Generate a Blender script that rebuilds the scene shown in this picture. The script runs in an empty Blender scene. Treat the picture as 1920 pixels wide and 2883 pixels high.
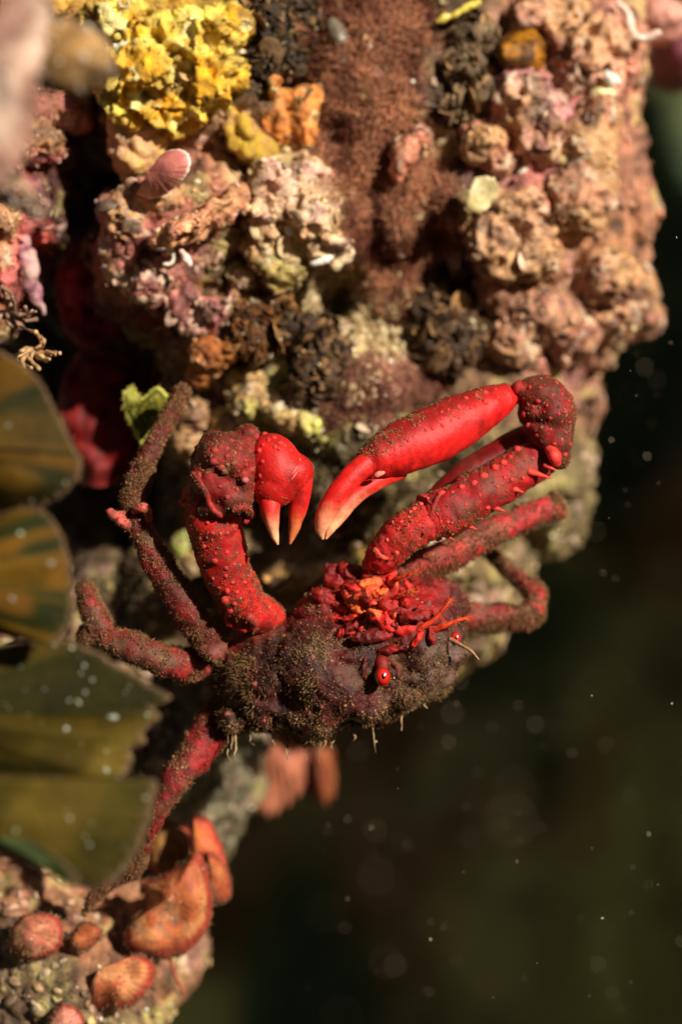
import bpy, math, random
import numpy as np
from mathutils import Vector
from mathutils.bvhtree import BVHTree

# ------------------------------------------------------------------ camera, world, sun, exposure
# one Blender unit is one centimetre (a macro picture: the frame is 9.6 x 14.4 cm at the crab)
sc = bpy.context.scene
sc.unit_settings.system = 'METRIC'
sc.unit_settings.scale_length = 0.01
COL = sc.collection
DIST = 30.0                       # camera to focal plane
PXS = 0.005                       # cm per photograph pixel in the focal plane
cam = bpy.data.cameras.new('camera')
cam.sensor_fit = 'VERTICAL'; cam.sensor_height = 36.0
cam.lens = 36.0 * DIST / 14.415
cam.clip_start = 0.5; cam.clip_end = 600
cam.dof.use_dof = True
cam.dof.focus_distance = DIST - 0.35
cam.dof.aperture_fstop = (cam.lens * 1e-3) / 0.74
camo = bpy.data.objects.new('camera', cam)
camo.location = (0, -DIST, 0); camo.rotation_euler = (math.radians(90), 0, 0)
COL.objects.link(camo); sc.camera = camo

LDIR = Vector((0.60, -0.70, 0.40)).normalized()       # towards the light
elev = math.asin(LDIR.z)
world = bpy.data.worlds.new('World'); sc.world = world; world.use_nodes = True
wn = world.node_tree.nodes; wl = world.node_tree.links
sky = wn.new('ShaderNodeTexSky'); sky.sky_type = 'NISHITA'; sky.sun_disc = False
sky.sun_elevation = elev; sky.sun_rotation = math.atan2(LDIR.x, LDIR.y)
wl.new(sky.outputs[0], wn['Background'].inputs[0])
wn['Background'].inputs[1].default_value = 0.014
sun = bpy.data.lights.new('sun', 'SUN'); sun.energy = 5.0; sun.angle = math.radians(1.2)
sun.color = (1.0, 0.92, 0.80)
suno = bpy.data.objects.new('sun', sun); COL.objects.link(suno)
suno.location = LDIR * 60
suno.rotation_euler = LDIR.to_track_quat('Z', 'Y').to_euler()
vs = sc.view_settings
vs.view_transform = 'Standard'; vs.look = 'None'; vs.gamma = 1.0; vs.use_curve_mapping = False
vs.exposure = 0.45
sc.render.engine = 'CYCLES'
sc.cycles.use_denoising = True
sc.cycles.max_bounces = 5; sc.cycles.diffuse_bounces = 2; sc.cycles.glossy_bounces = 2
sc.cycles.transmission_bounces = 3; sc.cycles.transparent_max_bounces = 6
sc.cycles.sample_clamp_indirect = 4.0

# ------------------------------------------------------------------ helpers
random.seed(7); RNG = np.random.default_rng(7)

def P(px, py, y=0.0):
    """a photograph pixel at depth y (cm behind the focal plane) as a point"""
    k = PXS * (DIST + y) / DIST
    return np.stack(np.broadcast_arrays((np.asarray(px, float) - 960) * k, np.asarray(y, float), (1441.5 - np.asarray(py, float)) * k), -1)
def toPx(V):
    k = PXS * (DIST + V[:, 1]) / DIST
    return V[:, 0] / k + 960, 1441.5 - V[:, 2] / k
def lin(c):
    c = np.asarray(c, float) / 255.0
    return np.where(c <= 0.04045, c / 12.92, ((c + 0.055) / 1.055) ** 2.4)

def _hash(ix, iy, iz, s):
    with np.errstate(over='ignore'):
        n = (ix.astype(np.uint32) * np.uint32(374761393) + iy.astype(np.uint32) * np.uint32(668265263)
             + iz.astype(np.uint32) * np.uint32(2246822519) + np.uint32((s * 3266489917) & 0xffffffff))
        n = (n ^ (n >> np.uint32(15))) * np.uint32(2246822519)
        n = (n ^ (n >> np.uint32(13))) * np.uint32(3266489917)
        n = n ^ (n >> np.uint32(16))
    return n.astype(np.float64) / 4294967295.0
def vnoise(Pn, s=0):
    i = np.floor(Pn).astype(np.int64); f = Pn - i; u = f * f * f * (f * (f * 6 - 15) + 10)
    r = 0
    for dx in (0, 1):
        wx = u[:, 0] if dx else 1 - u[:, 0]
        for dy in (0, 1):
            wy = u[:, 1] if dy else 1 - u[:, 1]
            for dz in (0, 1):
                wz = u[:, 2] if dz else 1 - u[:, 2]
                r = r + wx * wy * wz * _hash(i[:, 0] + dx, i[:, 1] + dy, i[:, 2] + dz, s)
    return r * 2 - 1
def fbm(V, scale, octv=4, s=0, gain=0.5):
    a, t, r = 1.0, 0.0, 0
    for o in range(octv):
        r = r + a * vnoise(V * scale + 17.3 * o, s + o); t += a; a *= gain; scale *= 2.03
    return r / t
def worley(V, scale, s=0):
    Q = V * scale; i = np.floor(Q).astype(np.int64); f = Q - i
    best = np.full(len(V), 9.0)
    for dx in (-1, 0, 1):
        for dy in (-1, 0, 1):
            for dz in (-1, 0, 1):
                a, b, c = i[:, 0] + dx, i[:, 1] + dy, i[:, 2] + dz
                d = (dx + _hash(a, b, c, s) - f[:, 0]) ** 2 + (dy + _hash(a, b, c, s + 1) - f[:, 1]) ** 2 + (dz + _hash(a, b, c, s + 2) - f[:, 2]) ** 2
                best = np.minimum(best, d)
    return np.sqrt(best)
def mixc(a, b, t):
    t = np.clip(np.asarray(t), 0, 1)[:, None]
    return np.asarray(a) * (1 - t) + np.asarray(b) * t
def sstep(a, b, x):
    t = np.clip((x - a) / (b - a), 0, 1); return t * t * (3 - 2 * t)

def mesh_np(name, V, F, mat, tint=None, smooth=True):
    V = np.asarray(V, np.float32)
    me = bpy.data.meshes.new(name)
    Fs = F if isinstance(F, (list, tuple)) else [F]
    Fs = [np.asarray(f, np.int32) for f in Fs if len(f)]
    idx = np.concatenate([f.ravel() for f in Fs])
    tot = np.concatenate([np.full(len(f), f.shape[1], np.int32) for f in Fs])
    st = np.concatenate([[0], np.cumsum(tot)[:-1]]).astype(np.int32)
    me.vertices.add(len(V)); me.vertices.foreach_set('co', V.ravel())
    me.loops.add(len(idx)); me.loops.foreach_set('vertex_index', idx)
    me.polygons.add(len(tot)); me.polygons.foreach_set('loop_start', st); me.polygons.foreach_set('loop_total', tot)
    me.polygons.foreach_set('use_smooth', np.full(len(tot), smooth))
    me.update(calc_edges=True)
    if tint is not None:
        t = np.asarray(tint, np.float32)
        if t.ndim == 1: t = np.tile(t, (len(V), 1))
        a = me.color_attributes.new('tint', 'FLOAT_COLOR', 'POINT')
        a.data.foreach_set('color', np.concatenate([np.clip(t[:, :3], 0, 1), np.ones((len(t), 1), np.float32)], 1).astype(np.float32).ravel())
    me.materials.append(mat)
    return me
def tag(o, label, cat, group=None):
    o['label'] = label; o['category'] = cat
    if group: o['group'] = group
    return o
def thing(name, label, cat, loc, group=None):
    o = bpy.data.objects.new(name, None); o.empty_display_size = 0.2
    o.location = loc; COL.objects.link(o); tag(o, label, cat, group)
    return o
ORG = {}
def add(name, V, F, mat, parent=None, tint=None, smooth=True, origin=None, kind=None):
    """V in world coordinates; links ONE mesh object"""
    V = np.asarray(V, float)
    if parent is not None: org = ORG[parent.name] if parent.name in ORG else np.array(parent.location)
    else: org = V.mean(0) if origin is None else np.asarray(origin)
    o = bpy.data.objects.new(name, mesh_np(name, V - org, F, mat, tint, smooth))
    COL.objects.link(o)
    if parent is not None: o.parent = parent
    else: o.location = org
    ORG[o.name] = org
    if kind: o['kind'] = kind
    return o

def normals(V, F):
    N = np.zeros_like(V)
    for f in (F if isinstance(F, (list, tuple)) else [F]):
        n = np.cross(V[f[:, 2]] - V[f[:, 0]], V[f[:, -1]] - V[f[:, 1]]) if f.shape[1] == 4 else np.cross(V[f[:, 1]] - V[f[:, 0]], V[f[:, 2]] - V[f[:, 0]])
        for k in range(f.shape[1]): np.add.at(N, f[:, k], n)
    return N / (np.linalg.norm(N, axis=1, keepdims=True) + 1e-12)
def tris(F):
    out = []
    for f in (F if isinstance(F, (list, tuple)) else [F]):
        out.append(f if f.shape[1] == 3 else np.concatenate([f[:, [0, 1, 2]], f[:, [0, 2, 3]]]))
    return np.concatenate(out)
def sample(V, F, n, weight=None, rng=RNG):
    """n random points on a surface: position, normal, triangle index of a vertex near it"""
    T = tris(F); a, b, c = V[T[:, 0]], V[T[:, 1]], V[T[:, 2]]
    cr = np.cross(b - a, c - a); A = np.linalg.norm(cr, axis=1)
    w = A if weight is None else A * weight[T].mean(1)
    w = w / w.sum()
    i = rng.choice(len(T), n, p=w)
    r1 = np.sqrt(rng.random(n))[:, None]; r2 = rng.random(n)[:, None]
    p = (1 - r1) * a[i] + r1 * (1 - r2) * b[i] + r1 * r2 * c[i]
    N = normals(V, F)
    return p, N[T[i, 0]], T[i, 0]
def bvh(V, F):
    return BVHTree.FromPolygons([tuple(v) for v in V], [tuple(int(k) for k in f) for f in tris(F)])
def hit(tree, px, py):
    o = Vector((0, -DIST, 0)); d = (Vector(P(px, py, 0.0)) - o).normalized()
    loc, n, i, dist = tree.ray_cast(o, d)
    return (np.array(loc), np.array(n)) if loc else None

_ico = {}
def ico(sub):
    if sub not in _ico:
        t = (1 + 5 ** 0.5) / 2
        v = [(-1, t, 0), (1, t, 0), (-1, -t, 0), (1, -t, 0), (0, -1, t), (0, 1, t), (0, -1, -t), (0, 1, -t), (t, 0, -1), (t, 0, 1), (-t, 0, -1), (-t, 0, 1)]
        f = [(0, 11, 5), (0, 5, 1), (0, 1, 7), (0, 7, 10), (0, 10, 11), (1, 5, 9), (5, 11, 4), (11, 10, 2), (10, 7, 6), (7, 1, 8), (3, 9, 4), (3, 4, 2), (3, 2, 6), (3, 6, 8), (3, 8, 9), (4, 9, 5), (2, 4, 11), (6, 2, 10), (8, 6, 7), (9, 8, 1)]
        v = [np.array(q) / np.linalg.norm(q) for q in v]
        for _ in range(sub):
            mid = {}; nf = []
            def m(a, b):
                k = (min(a, b), max(a, b))
                if k not in mid:
                    q = v[a] + v[b]; v.append(q / np.linalg.norm(q)); mid[k] = len(v) - 1
                return mid[k]
            for a, b, c in f:
                x, y, z = m(a, b), m(b, c), m(c, a)
                nf += [(a, x, z), (b, y, x), (c, z, y), (x, y, z)]
            f = nf
        _ico[sub] = (np.array(v), np.array(f, np.int32))
    return _ico[sub]
def rotz2(V, deg):                                   # turn about the depth axis
    a = math.radians(deg); c, s = math.cos(a), math.sin(a)
    return np.stack([V[:, 0] * c - V[:, 2] * s, V[:, 1], V[:, 0] * s + V[:, 2] * c], 1)
def frame_of(n):
    n = n / (np.linalg.norm(n, axis=-1, keepdims=True) + 1e-12)
    up = np.where(np.abs(n[..., 2:3]) > 0.9, np.array([1.0, 0, 0]), np.array([0, 0, 1.0]))
    a = np.cross(up, n); a /= np.linalg.norm(a, axis=-1, keepdims=True); b = np.cross(n, a)
    return a, b, n
def ell(px, py, y, rx, ry, rz, rot=0, sub=3):
    """ellipsoid: rx, rz in photograph pixels, ry in cm"""
    v, f = ico(sub); k = PXS * (DIST + y) / DIST
    return rotz2(v * np.array([rx * k, ry, rz * k]), rot) + P(px, py, y), f
def joinVF(parts):
    Vs, Fs, o = [], [], 0
    for v, f in parts:
        Vs.append(v); Fs.append(np.asarray(f) + o); o += len(v)
    return np.concatenate(Vs), np.concatenate(Fs)
def remesh(parts, voxel, smooth=4):
    """closed shapes fused into one skin"""
    V, F = joinVF([(v, tris(f)) for v, f in parts])
    me = mesh_np('tmp', V, F, None) if False else bpy.data.meshes.new('tmp')
    me.from_pydata(V.tolist(), [], F.tolist()); me.update()
    o = bpy.data.objects.new('tmp', me); COL.objects.link(o)
    r = o.modifiers.new('r', 'REMESH'); r.mode = 'VOXEL'; r.voxel_size = voxel
    if smooth:
        s = o.modifiers.new('s', 'SMOOTH'); s.factor = 0.5; s.iterations = smooth
    dg = bpy.context.evaluated_depsgraph_get(); ev = o.evaluated_get(dg); m = ev.to_mesh()
    n = len(m.vertices); V2 = np.empty(n * 3); m.vertices.foreach_get('co', V2); V2 = V2.reshape(-1, 3)
    lt = np.empty(len(m.polygons), np.int32); m.polygons.foreach_get('loop_total', lt)
    li = np.empty(len(m.loops), np.int32); m.loops.foreach_get('vertex_index', li)
    assert (lt == 4).all()
    F2 = li.reshape(-1, 4)
    ev.to_mesh_clear(); bpy.data.objects.remove(o); bpy.data.meshes.remove(me)
    return V2, F2
def pieces(V, F):
    """connected pieces of a quad mesh"""
    lab = np.arange(len(V))
    while True:
        m = lab[F].min(1); new = lab.copy()
        for k in range(F.shape[1]): np.minimum.at(new, F[:, k], m)
        new = new[new]
        if (new == lab).all(): break
        lab = new
    for l in np.unique(lab):
        vi = np.where(lab == l)[0]; mp_ = np.full(len(V), -1); mp_[vi] = np.arange(len(vi))
        yield V[vi], mp_[F[lab[F[:, 0]] == l]].astype(np.int32)
def catmull(A, n, closed=False):
    A = np.asarray(A, float); m = len(A)
    if closed: Q = np.concatenate([A[-1:], A, A[:2]])
    else: Q = np.concatenate([2 * A[:1] - A[1:2], A, 2 * A[-1:] - A[-2:-1]])
    segs = m if closed else m - 1
    t = np.linspace(0, segs, n, endpoint=not closed); i = np.minimum(t.astype(int), segs - 1); u = (t - i)[:, None]
    p0, p1, p2, p3 = Q[i], Q[i + 1], Q[i + 2], Q[i + 3]
    return 0.5 * ((2 * p1) + (-p0 + p2) * u + (2 * p0 - 5 * p1 + 4 * p2 - p3) * u ** 2 + (-p0 + 3 * p1 - 3 * p2 + p3) * u ** 3)
def tube(pts, seg=24, n=70, flat=1.0, lump=0.0, seed=0, lscale=4.0, cap=True, flare=0.0):
    """pts: (px, py, y, r_px) -> closed tapering tube with rounded ends (quads + tris)"""
    pts = np.asarray(pts, float)
    C = np.concatenate([P(pts[:, 0], pts[:, 1], pts[:, 2]), (pts[:, 3] * PXS * (DIST + pts[:, 2]) / DIST)[:, None]], 1)
    S = catmull(C, n); c = S[:, :3]; r = np.maximum(S[:, 3], 0.002)
    if flare:                                         # raised plate rim with a groove before it at the far end, a waist at the near end
        q = np.linspace(0, 1, n); r = r * (1 + flare * np.exp(-((q - .97) / .03) ** 2) - .6 * flare * np.exp(-((q - .89) / .03) ** 2) - .7 * flare * np.exp(-(q / .05) ** 2))
    T = np.gradient(c, axis=0); T /= np.linalg.norm(T, axis=1, keepdims=True)
    a = np.cross(T, np.array([0, 1.0, 0])); a /= np.linalg.norm(a, axis=1, keepdims=True) + 1e-9; b = np.cross(T, a)
    if cap:                                           # rounded ends
        e = 5; th = np.linspace(0.15, 1, e + 1)[:-1] * math.pi / 2
        c0 = c[0] - T[0] * r[0] * np.cos(th)[:, None] * 0.8; c1 = c[-1] + T[-1] * r[-1] * np.cos(th[::-1])[:, None] * 0.8
        c = np.concatenate([c0, c, c1]); r = np.concatenate([r[0] * np.sin(th), r, r[-1] * np.sin(th[::-1])])
        a = np.concatenate([np.repeat(a[:1], e, 0), a, np.repeat(a[-1:], e, 0)]); b = np.concatenate([np.repeat(b[:1], e, 0), b, np.repeat(b[-1:], e, 0)])
    m = len(c); ph = np.arange(seg) * 2 * math.pi / seg
    V = c[:, None] + r[:, None, None] * (np.cos(ph)[None, :, None] * a[:, None] + flat * np.sin(ph)[None, :, None] * b[:, None])
    V = V.reshape(-1, 3)
    i = np.arange(m - 1)[:, None] * seg; j = np.arange(seg)[None]; j2 = (j + 1) % seg
    F = np.stack([i + j, i + j2, i + seg + j2, i + seg + j], -1).reshape(-1, 4)
    V = np.concatenate([V, c[:1], c[-1:]]); k = len(V)
    jj = np.arange(seg); T0 = np.stack([jj, np.full(seg, k - 2), (jj + 1) % seg], 1); T1 = np.stack([(m - 1) * seg + jj, (m - 1) * seg + (jj + 1) % seg, np.full(seg, k - 1)], 1)
    F = [F.astype(np.int32), np.concatenate([T0, T1]).astype(np.int32)]
    if lump:
        N = normals(V, F)
        # outward check
        if ((V[:m * seg] - np.repeat(c, seg, 0)) * N[:m * seg]).sum() < 0: N = -N; F = [f[:, ::-1].copy() for f in F]
        V = V + N * (lump * (fbm(V, lscale, 3, seed) + 0.6 * (0.5 - worley(V, lscale * 2.2, seed + 5))))[:, None]
    return V, F
def spikes(p, n, length, rad, tint, bend=0.4, two=True, droop=None, rng=RNG):
    """bristles: three sided tapering hairs with a bend"""
    k = len(p); a, b, nn = frame_of(n)
    d = nn + bend * rng.normal(size=(k, 3)); d /= np.linalg.norm(d, axis=1, keepdims=True)
    d2 = d + bend * 1.2 * rng.normal(size=(k, 3))
    if droop is not None: d2 = d2 + droop
    d2 /= np.linalg.norm(d2, axis=1, keepdims=True)
    length = np.broadcast_to(length, (k,))[:, None]; rad = np.broadcast_to(rad, (k,))[:, None]
    base = p - nn * rad
    mid = p + d * length * 0.5; tip = mid + d2 * length * 0.5
    V = []
    for q in range(3):
        w = q * 2 * math.pi / 3; V.append(base + rad * (math.cos(w) * a + math.sin(w) * b))
    for q in range(3):
        w = q * 2 * math.pi / 3 + .3; V.append(mid + rad * 0.75 * (math.cos(w) * a + math.sin(w) * b))
    V.append(tip)
    V = np.stack(V, 1); o = np.arange(k)[:, None, None] * 7
    quads = np.array([[0, 1, 4, 3], [1, 2, 5, 4], [2, 0, 3, 5]]); tr = np.array([[3, 4, 6], [4, 5, 6], [5, 3, 6]])
    tint = np.broadcast_to(tint, (k, 3))
    return V.reshape(-1, 3), [(o + quads).reshape(-1, 4), (o + tr).reshape(-1, 3)], np.repeat(tint, 7, 0)
def grains(p, n, size, tint, flat=(0.5, 1.0), sub=0, jitter=0.35, sink=0.2, rng=RNG):
    """small irregular lumps lying on a surface"""
    v, f = ico(sub); k = len(p); a, b, nn = frame_of(n)
    size = np.broadcast_to(size, (k,))
    s = size[:, None] * np.stack([rng.uniform(0.6, 1.4, k), rng.uniform(0.6, 1.4, k), rng.uniform(*flat, k)], 1)
    vv = v[None] * (1 + jitter * rng.uniform(-1, 1, (k, len(v), 1)))
    ang = rng.uniform(0, 6.28, k); ca, sa = np.cos(ang)[:, None], np.sin(ang)[:, None]
    a2 = a * ca + b * sa; b2 = -a * sa + b * ca
    L = vv * s[:, None]
    W = p[:, None] + L[..., 0:1] * a2[:, None] + L[..., 1:2] * b2[:, None] + (L[..., 2:3] + (s[:, 2] * (1 - 2 * sink))[:, None, None] * 0.5) * nn[:, None]
    F = (f[None] + (np.arange(k) * len(v))[:, None, None]).reshape(-1, 3)
    return W.reshape(-1, 3), F, np.repeat(np.broadcast_to(tint, (k, 3)), len(v), 0)

# ------------------------------------------------------------------ materials
def organic(name, rough=0.6, bump=0.25, bscale=14.0, vary=0.45, vscale=5.0, coat=0.0, spec=0.4, sss=0.0, speck=None, second=None, tough=None, bdist=0.05):
    """procedural living surface: 'tint' attribute varied by noise, fine relief, optional pale specks"""
    m = bpy.data.materials.new(name); m.use_nodes = True
    nt = m.node_tree; N = nt.nodes; L = nt.links; B = N['Principled BSDF']
    at = N.new('ShaderNodeAttribute'); at.attribute_name = 'tint'
    tc = N.new('ShaderNodeTexCoord')
    def noise(scale, det=4.0, rg=0.6):
        n = N.new('ShaderNodeTexNoise'); n.inputs['Scale'].default_value = scale; n.inputs['Detail'].default_value = det; n.inputs['Roughness'].default_value = rg
        L.new(tc.outputs['Object'], n.inputs['Vector']); return n
    n1 = noise(vscale); mr = N.new('ShaderNodeMapRange')
    mr.inputs[1].default_value = 0.3; mr.inputs[2].default_value = 0.7; mr.inputs[3].default_value = 1 - vary; mr.inputs[4].default_value = 1 + vary
    L.new(n1.outputs[0], mr.inputs[0])
    mul = N.new('ShaderNodeMix'); mul.data_type = 'RGBA'; mul.blend_type = 'MULTIPLY'; mul.inputs[0].default_value = 1.0
    L.new(at.outputs['Color'], mul.inputs[6]); L.new(mr.outputs[0], mul.inputs[7])
    out = mul.outputs[2]
    if second:
        col, sc_, lo, hi = second; n2 = noise(sc_, 5); r2 = N.new('ShaderNodeMapRange'); r2.inputs[1].default_value = lo; r2.inputs[2].default_value = hi
        L.new(n2.outputs[0], r2.inputs[0]); mx = N.new('ShaderNodeMix'); mx.data_type = 'RGBA'
        L.new(r2.outputs[0], mx.inputs[0]); L.new(out, mx.inputs[6]); mx.inputs[7].default_value = (*col, 1); out = mx.outputs[2]
    if speck:
        col, sc_, thr = speck; vo = N.new('ShaderNodeTexVoronoi'); vo.inputs['Scale'].default_value = sc_; L.new(tc.outputs['Object'], vo.inputs['Vector'])
        r3 = N.new('ShaderNodeMapRange'); r3.inputs[1].default_value = thr; r3.inputs[2].default_value = thr * 0.6; L.new(vo.outputs['Distance'], r3.inputs[0])
        mx = N.new('ShaderNodeMix'); mx.data_type = 'RGBA'; L.new(r3.outputs[0], mx.inputs[0]); L.new(out, mx.inputs[6]); mx.inputs[7].default_value = (*col, 1); out = mx.outputs[2]
    L.new(out, B.inputs['Base Color'])
    B.inputs['Roughness'].default_value = rough; B.inputs['Specular IOR Level'].default_value = spec
    if coat: B.inputs['Coat Weight'].default_value = coat; B.inputs['Coat Roughness'].default_value = 0.25
    if sss:
        B.inputs['Subsurface Weight'].default_value = sss; B.inputs['Subsurface Radius'].default_value = (0.12, 0.04, 0.02); B.inputs['Subsurface Scale'].default_value = 1.0
    if bump:
        nb = noise(bscale, 6, 0.65); bp = N.new('ShaderNodeBump'); bp.inputs['Strength'].default_value = bump; bp.inputs['Distance'].default_value = bdist
        L.new(nb.outputs[0], bp.inputs['Height']); L.new(bp.outputs[0], B.inputs['Normal'])
    return m
M = dict(
    rock=organic('crusted_rock', 0.55, 0.9, 7.0, 0.5, 3.5, spec=0.5, second=((0.035, 0.018, 0.012), 2.3, 0.60, 0.72), bdist=0.12),
    bits=organic('crust_bits', 0.5, 0.5, 12, 0.4, 8, spec=0.5),
    coral=organic('coralline_crust', 0.5, 0.6, 9, 0.35, 4, spec=0.5, bdist=0.08),
    sponge=organic('sponge', 0.5, 0.9, 8, 0.3, 4, spec=0.45, second=((0.32, 0.15, 0.02), 3.0, 0.60, 0.75), bdist=0.1),
    turf=organic('turf', 0.7, 0, 10, 0.4, 2.0),
    blade=organic('algal_blade', 0.75, 0.35, 9, 0.35, 2.0, spec=0.12),
    redblade=organic('red_blade', 0.6, 0.4, 10, 0.45, 4.0, spec=0.25),
    fan=organic('orange_fan', 0.6, 0.6, 5, 0.4, 2.6, spec=0.3, second=((0.20, 0.10, 0.06), 3.2, 0.56, 0.72), speck=((0.6, 0.45, 0.36), 5.0, 0.10)),
    shell=organic('shell', 0.35, 0.3, 12, 0.25, 5.0, spec=0.5),
    white=organic('white_shell', 0.3, 0.3, 12, 0.15, 5.0, spec=0.6),
    crab=organic('crab_shell', 0.6, 0.45, 26, 0.38, 7.0, spec=0.28, second=((0.09, 0.03, 0.018), 5.0, 0.52, 0.68), bdist=0.03),
    crabclean=organic('crab_claw', 0.46, 0.5, 30, 0.32, 7.0, spec=0.3, bdist=0.018, second=((0.22, 0.008, 0.008), 3.0, 0.55, 0.75)),
    body=organic('crab_carapace', 0.55, 0.8, 12, 0.5, 5.0, spec=0.4, second=((0.10, 0.06, 0.035), 6.0, 0.60, 0.70), bdist=0.05),
    flesh=organic('crab_mouthparts', 0.48, 0.45, 20, 0.5, 8.0, spec=0.32, sss=0.15),
    tub=organic('crab_tubercle', 0.58, 0.3, 40, 0.3, 14.0, spec=0.25),
    fuzz=organic('bristle', 0.8, 0, 10, 0.35, 9.0, spec=0.2),
    eye=organic('eye', 0.12, 0, 10, 0.1, 20, spec=0.7, coat=0.6),
    sandm=organic('sand', 0.6, 0.9, 22, 0.45, 14, spec=0.5, speck=((0.75, 0.68, 0.5), 9.0, 0.16)),
    dark=organic('far_reef', 0.9, 0.4, 1.0, 0.5, 0.25, spec=0.05),
)
# ------------------------------------------------------------------ the setting: rock face, added sun-blocking wall, far reef, sea
LUMPS = [  # px, py, depth of centre, rx px, ry cm, rz px
    (1130, 330, 8.2, 640, 5.2, 760), (1380, 480, 6.6, 400, 3.4, 600), (1480, 830, 6.2, 345, 2.3, 270),
    (1640, 150, 6.0, 200, 2.2, 260), (1250, 1130, 7.0, 410, 3.4, 400), (960, 1180, 6.6, 420, 3.6, 420),
    (830, 680, 5.4, 330, 2.9, 330), (520, 230, 4.4, 330, 2.6, 300), (10, 400, 3.0, 150, 2.0, 300), (-20, 700, 3.0, 90, 1.6, 260), (100, 60, 4.0, 320, 2.4, 330),
    (520, 660, 4.0, 235, 2.0, 270), (700, 930, 5.2, 240, 2.4, 260), (770, 1500, 8.3, 340, 3.8, 430), (330, 2050, 7.6, 420, 3.6, 520),
    (150, 2760, 4.2, 330, 2.4, 330), (370, 2560, 5.4, 150, 1.8, 290), (1000, 1550, 8.0, 520, 3.6, 420), (250, 900, 11.0, 600, 3.4, 900),
    (1500, 1330, 8.0, 150, 2.5, 240), (590, 1180, 5.6, 150, 1.9, 150), (470, 1700, 6.2, 150, 1.9, 150),
    (1300, 640, 5.4, 170, 2.4, 240), (1080, 880, 5.6, 220, 2.1, 200), (1750, 870, 6.2, 95, 1.0, 90), (1650, 560, 6.6, 95, 1.4, 170),
    (600, -150, 6.0, 1300, 4.5, 220), (760, 1110, 4.9, 170, 1.7, 110), (1120, 620, 4.9, 130, 2.0, 230),
]
HOLE = (945, 815)
rV, rF = remesh([ell(a, b, c, d, e, f, RNG.uniform(-20, 20)) for a, b, c, d, e, f in LUMPS], 0.062, 3)
# nearest part of the frame only: the back of the boulder is never lit or seen
keep = (rV[:, 1] < 10.5)[rF].all(1); rF = rF[keep]; used = np.unique(rF); mp = np.full(len(rV), -1); mp[used] = np.arange(len(used)); rV = rV[used]; rF = mp[rF].astype(np.int32)
N0 = normals(rV, rF)
rV = rV + N0 * (0.42 * fbm(rV, 0.55, 3, 1) + 0.34 * (0.55 - worley(rV, 0.75, 11)))[:, None]
N0 = normals(rV, rF)
ridg = 1 - np.abs(fbm(rV, 1.5, 3, 31)) * 3
rV = rV + N0 * (0.22 * (0.5 - worley(rV, 1.9, 21)) + 0.10 * ridg * sstep(-0.2, 0.3, fbm(rV, 0.4, 2, 77)))[:, None]
N0 = normals(rV, rF)
rV = rV + N0 * (0.085 * (0.5 - worley(rV, 4.6, 41)) + 0.07 * fbm(rV, 5.0, 2, 51))[:, None]
qx, qy = toPx(rV)
hd = np.hypot((qx - HOLE[0]) / 95, (qy - HOLE[1]) / 105)                   # the hollow in the middle
rV[:, 1] += 1.5 * sstep(1.0, 0.45, hd) * (rV[:, 1] < 6)
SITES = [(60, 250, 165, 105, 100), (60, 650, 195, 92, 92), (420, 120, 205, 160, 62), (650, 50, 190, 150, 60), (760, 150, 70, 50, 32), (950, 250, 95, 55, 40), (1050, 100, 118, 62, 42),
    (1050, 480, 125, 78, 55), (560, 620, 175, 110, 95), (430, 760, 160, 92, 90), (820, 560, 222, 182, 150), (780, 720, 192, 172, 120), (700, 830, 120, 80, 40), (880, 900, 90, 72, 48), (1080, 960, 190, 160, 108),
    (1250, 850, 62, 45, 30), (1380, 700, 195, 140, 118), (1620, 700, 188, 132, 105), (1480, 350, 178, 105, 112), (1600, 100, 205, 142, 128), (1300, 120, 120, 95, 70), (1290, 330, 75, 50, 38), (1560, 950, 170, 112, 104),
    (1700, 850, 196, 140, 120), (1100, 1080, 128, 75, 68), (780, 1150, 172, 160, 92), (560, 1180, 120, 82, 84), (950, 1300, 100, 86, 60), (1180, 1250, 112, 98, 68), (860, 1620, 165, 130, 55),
    (700, 1500, 90, 70, 50), (450, 1640, 125, 98, 70), (300, 1500, 105, 82, 65), (500, 2150, 112, 105, 90), (200, 2560, 160, 108, 85), (90, 2750, 125, 98, 80), (1560, 1380, 128, 110, 82), (250, 1000, 60, 26, 20), (240, 620, 60, 30, 30), (1780, 120, 205, 140, 128), (1700, 420, 176, 120, 105)]  # the dark cave sites put the cave's shade into the rock colour
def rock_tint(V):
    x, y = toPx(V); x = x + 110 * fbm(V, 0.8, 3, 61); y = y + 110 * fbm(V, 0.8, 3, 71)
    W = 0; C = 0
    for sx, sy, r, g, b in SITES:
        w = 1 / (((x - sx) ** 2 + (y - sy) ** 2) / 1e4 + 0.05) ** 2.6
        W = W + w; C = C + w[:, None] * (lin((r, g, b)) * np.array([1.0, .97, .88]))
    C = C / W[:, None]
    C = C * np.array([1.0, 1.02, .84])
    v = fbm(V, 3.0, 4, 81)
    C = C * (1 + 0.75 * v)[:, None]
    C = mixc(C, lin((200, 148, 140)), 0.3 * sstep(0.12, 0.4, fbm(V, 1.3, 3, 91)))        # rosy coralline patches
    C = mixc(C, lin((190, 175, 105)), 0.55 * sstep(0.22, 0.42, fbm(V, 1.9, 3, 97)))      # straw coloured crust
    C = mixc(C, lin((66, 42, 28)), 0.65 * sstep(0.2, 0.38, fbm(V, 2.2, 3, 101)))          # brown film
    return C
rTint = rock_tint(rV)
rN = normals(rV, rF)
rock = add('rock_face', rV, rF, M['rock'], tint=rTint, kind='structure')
ROCK = bvh(rV, rF)
qx, qy = toPx(rV)
inframe = ((qx > -80) & (qx < 2000) & (qy > -80) & (qy < 2960) & (rN[:, 1] < 0.35)).astype(float)
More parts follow.
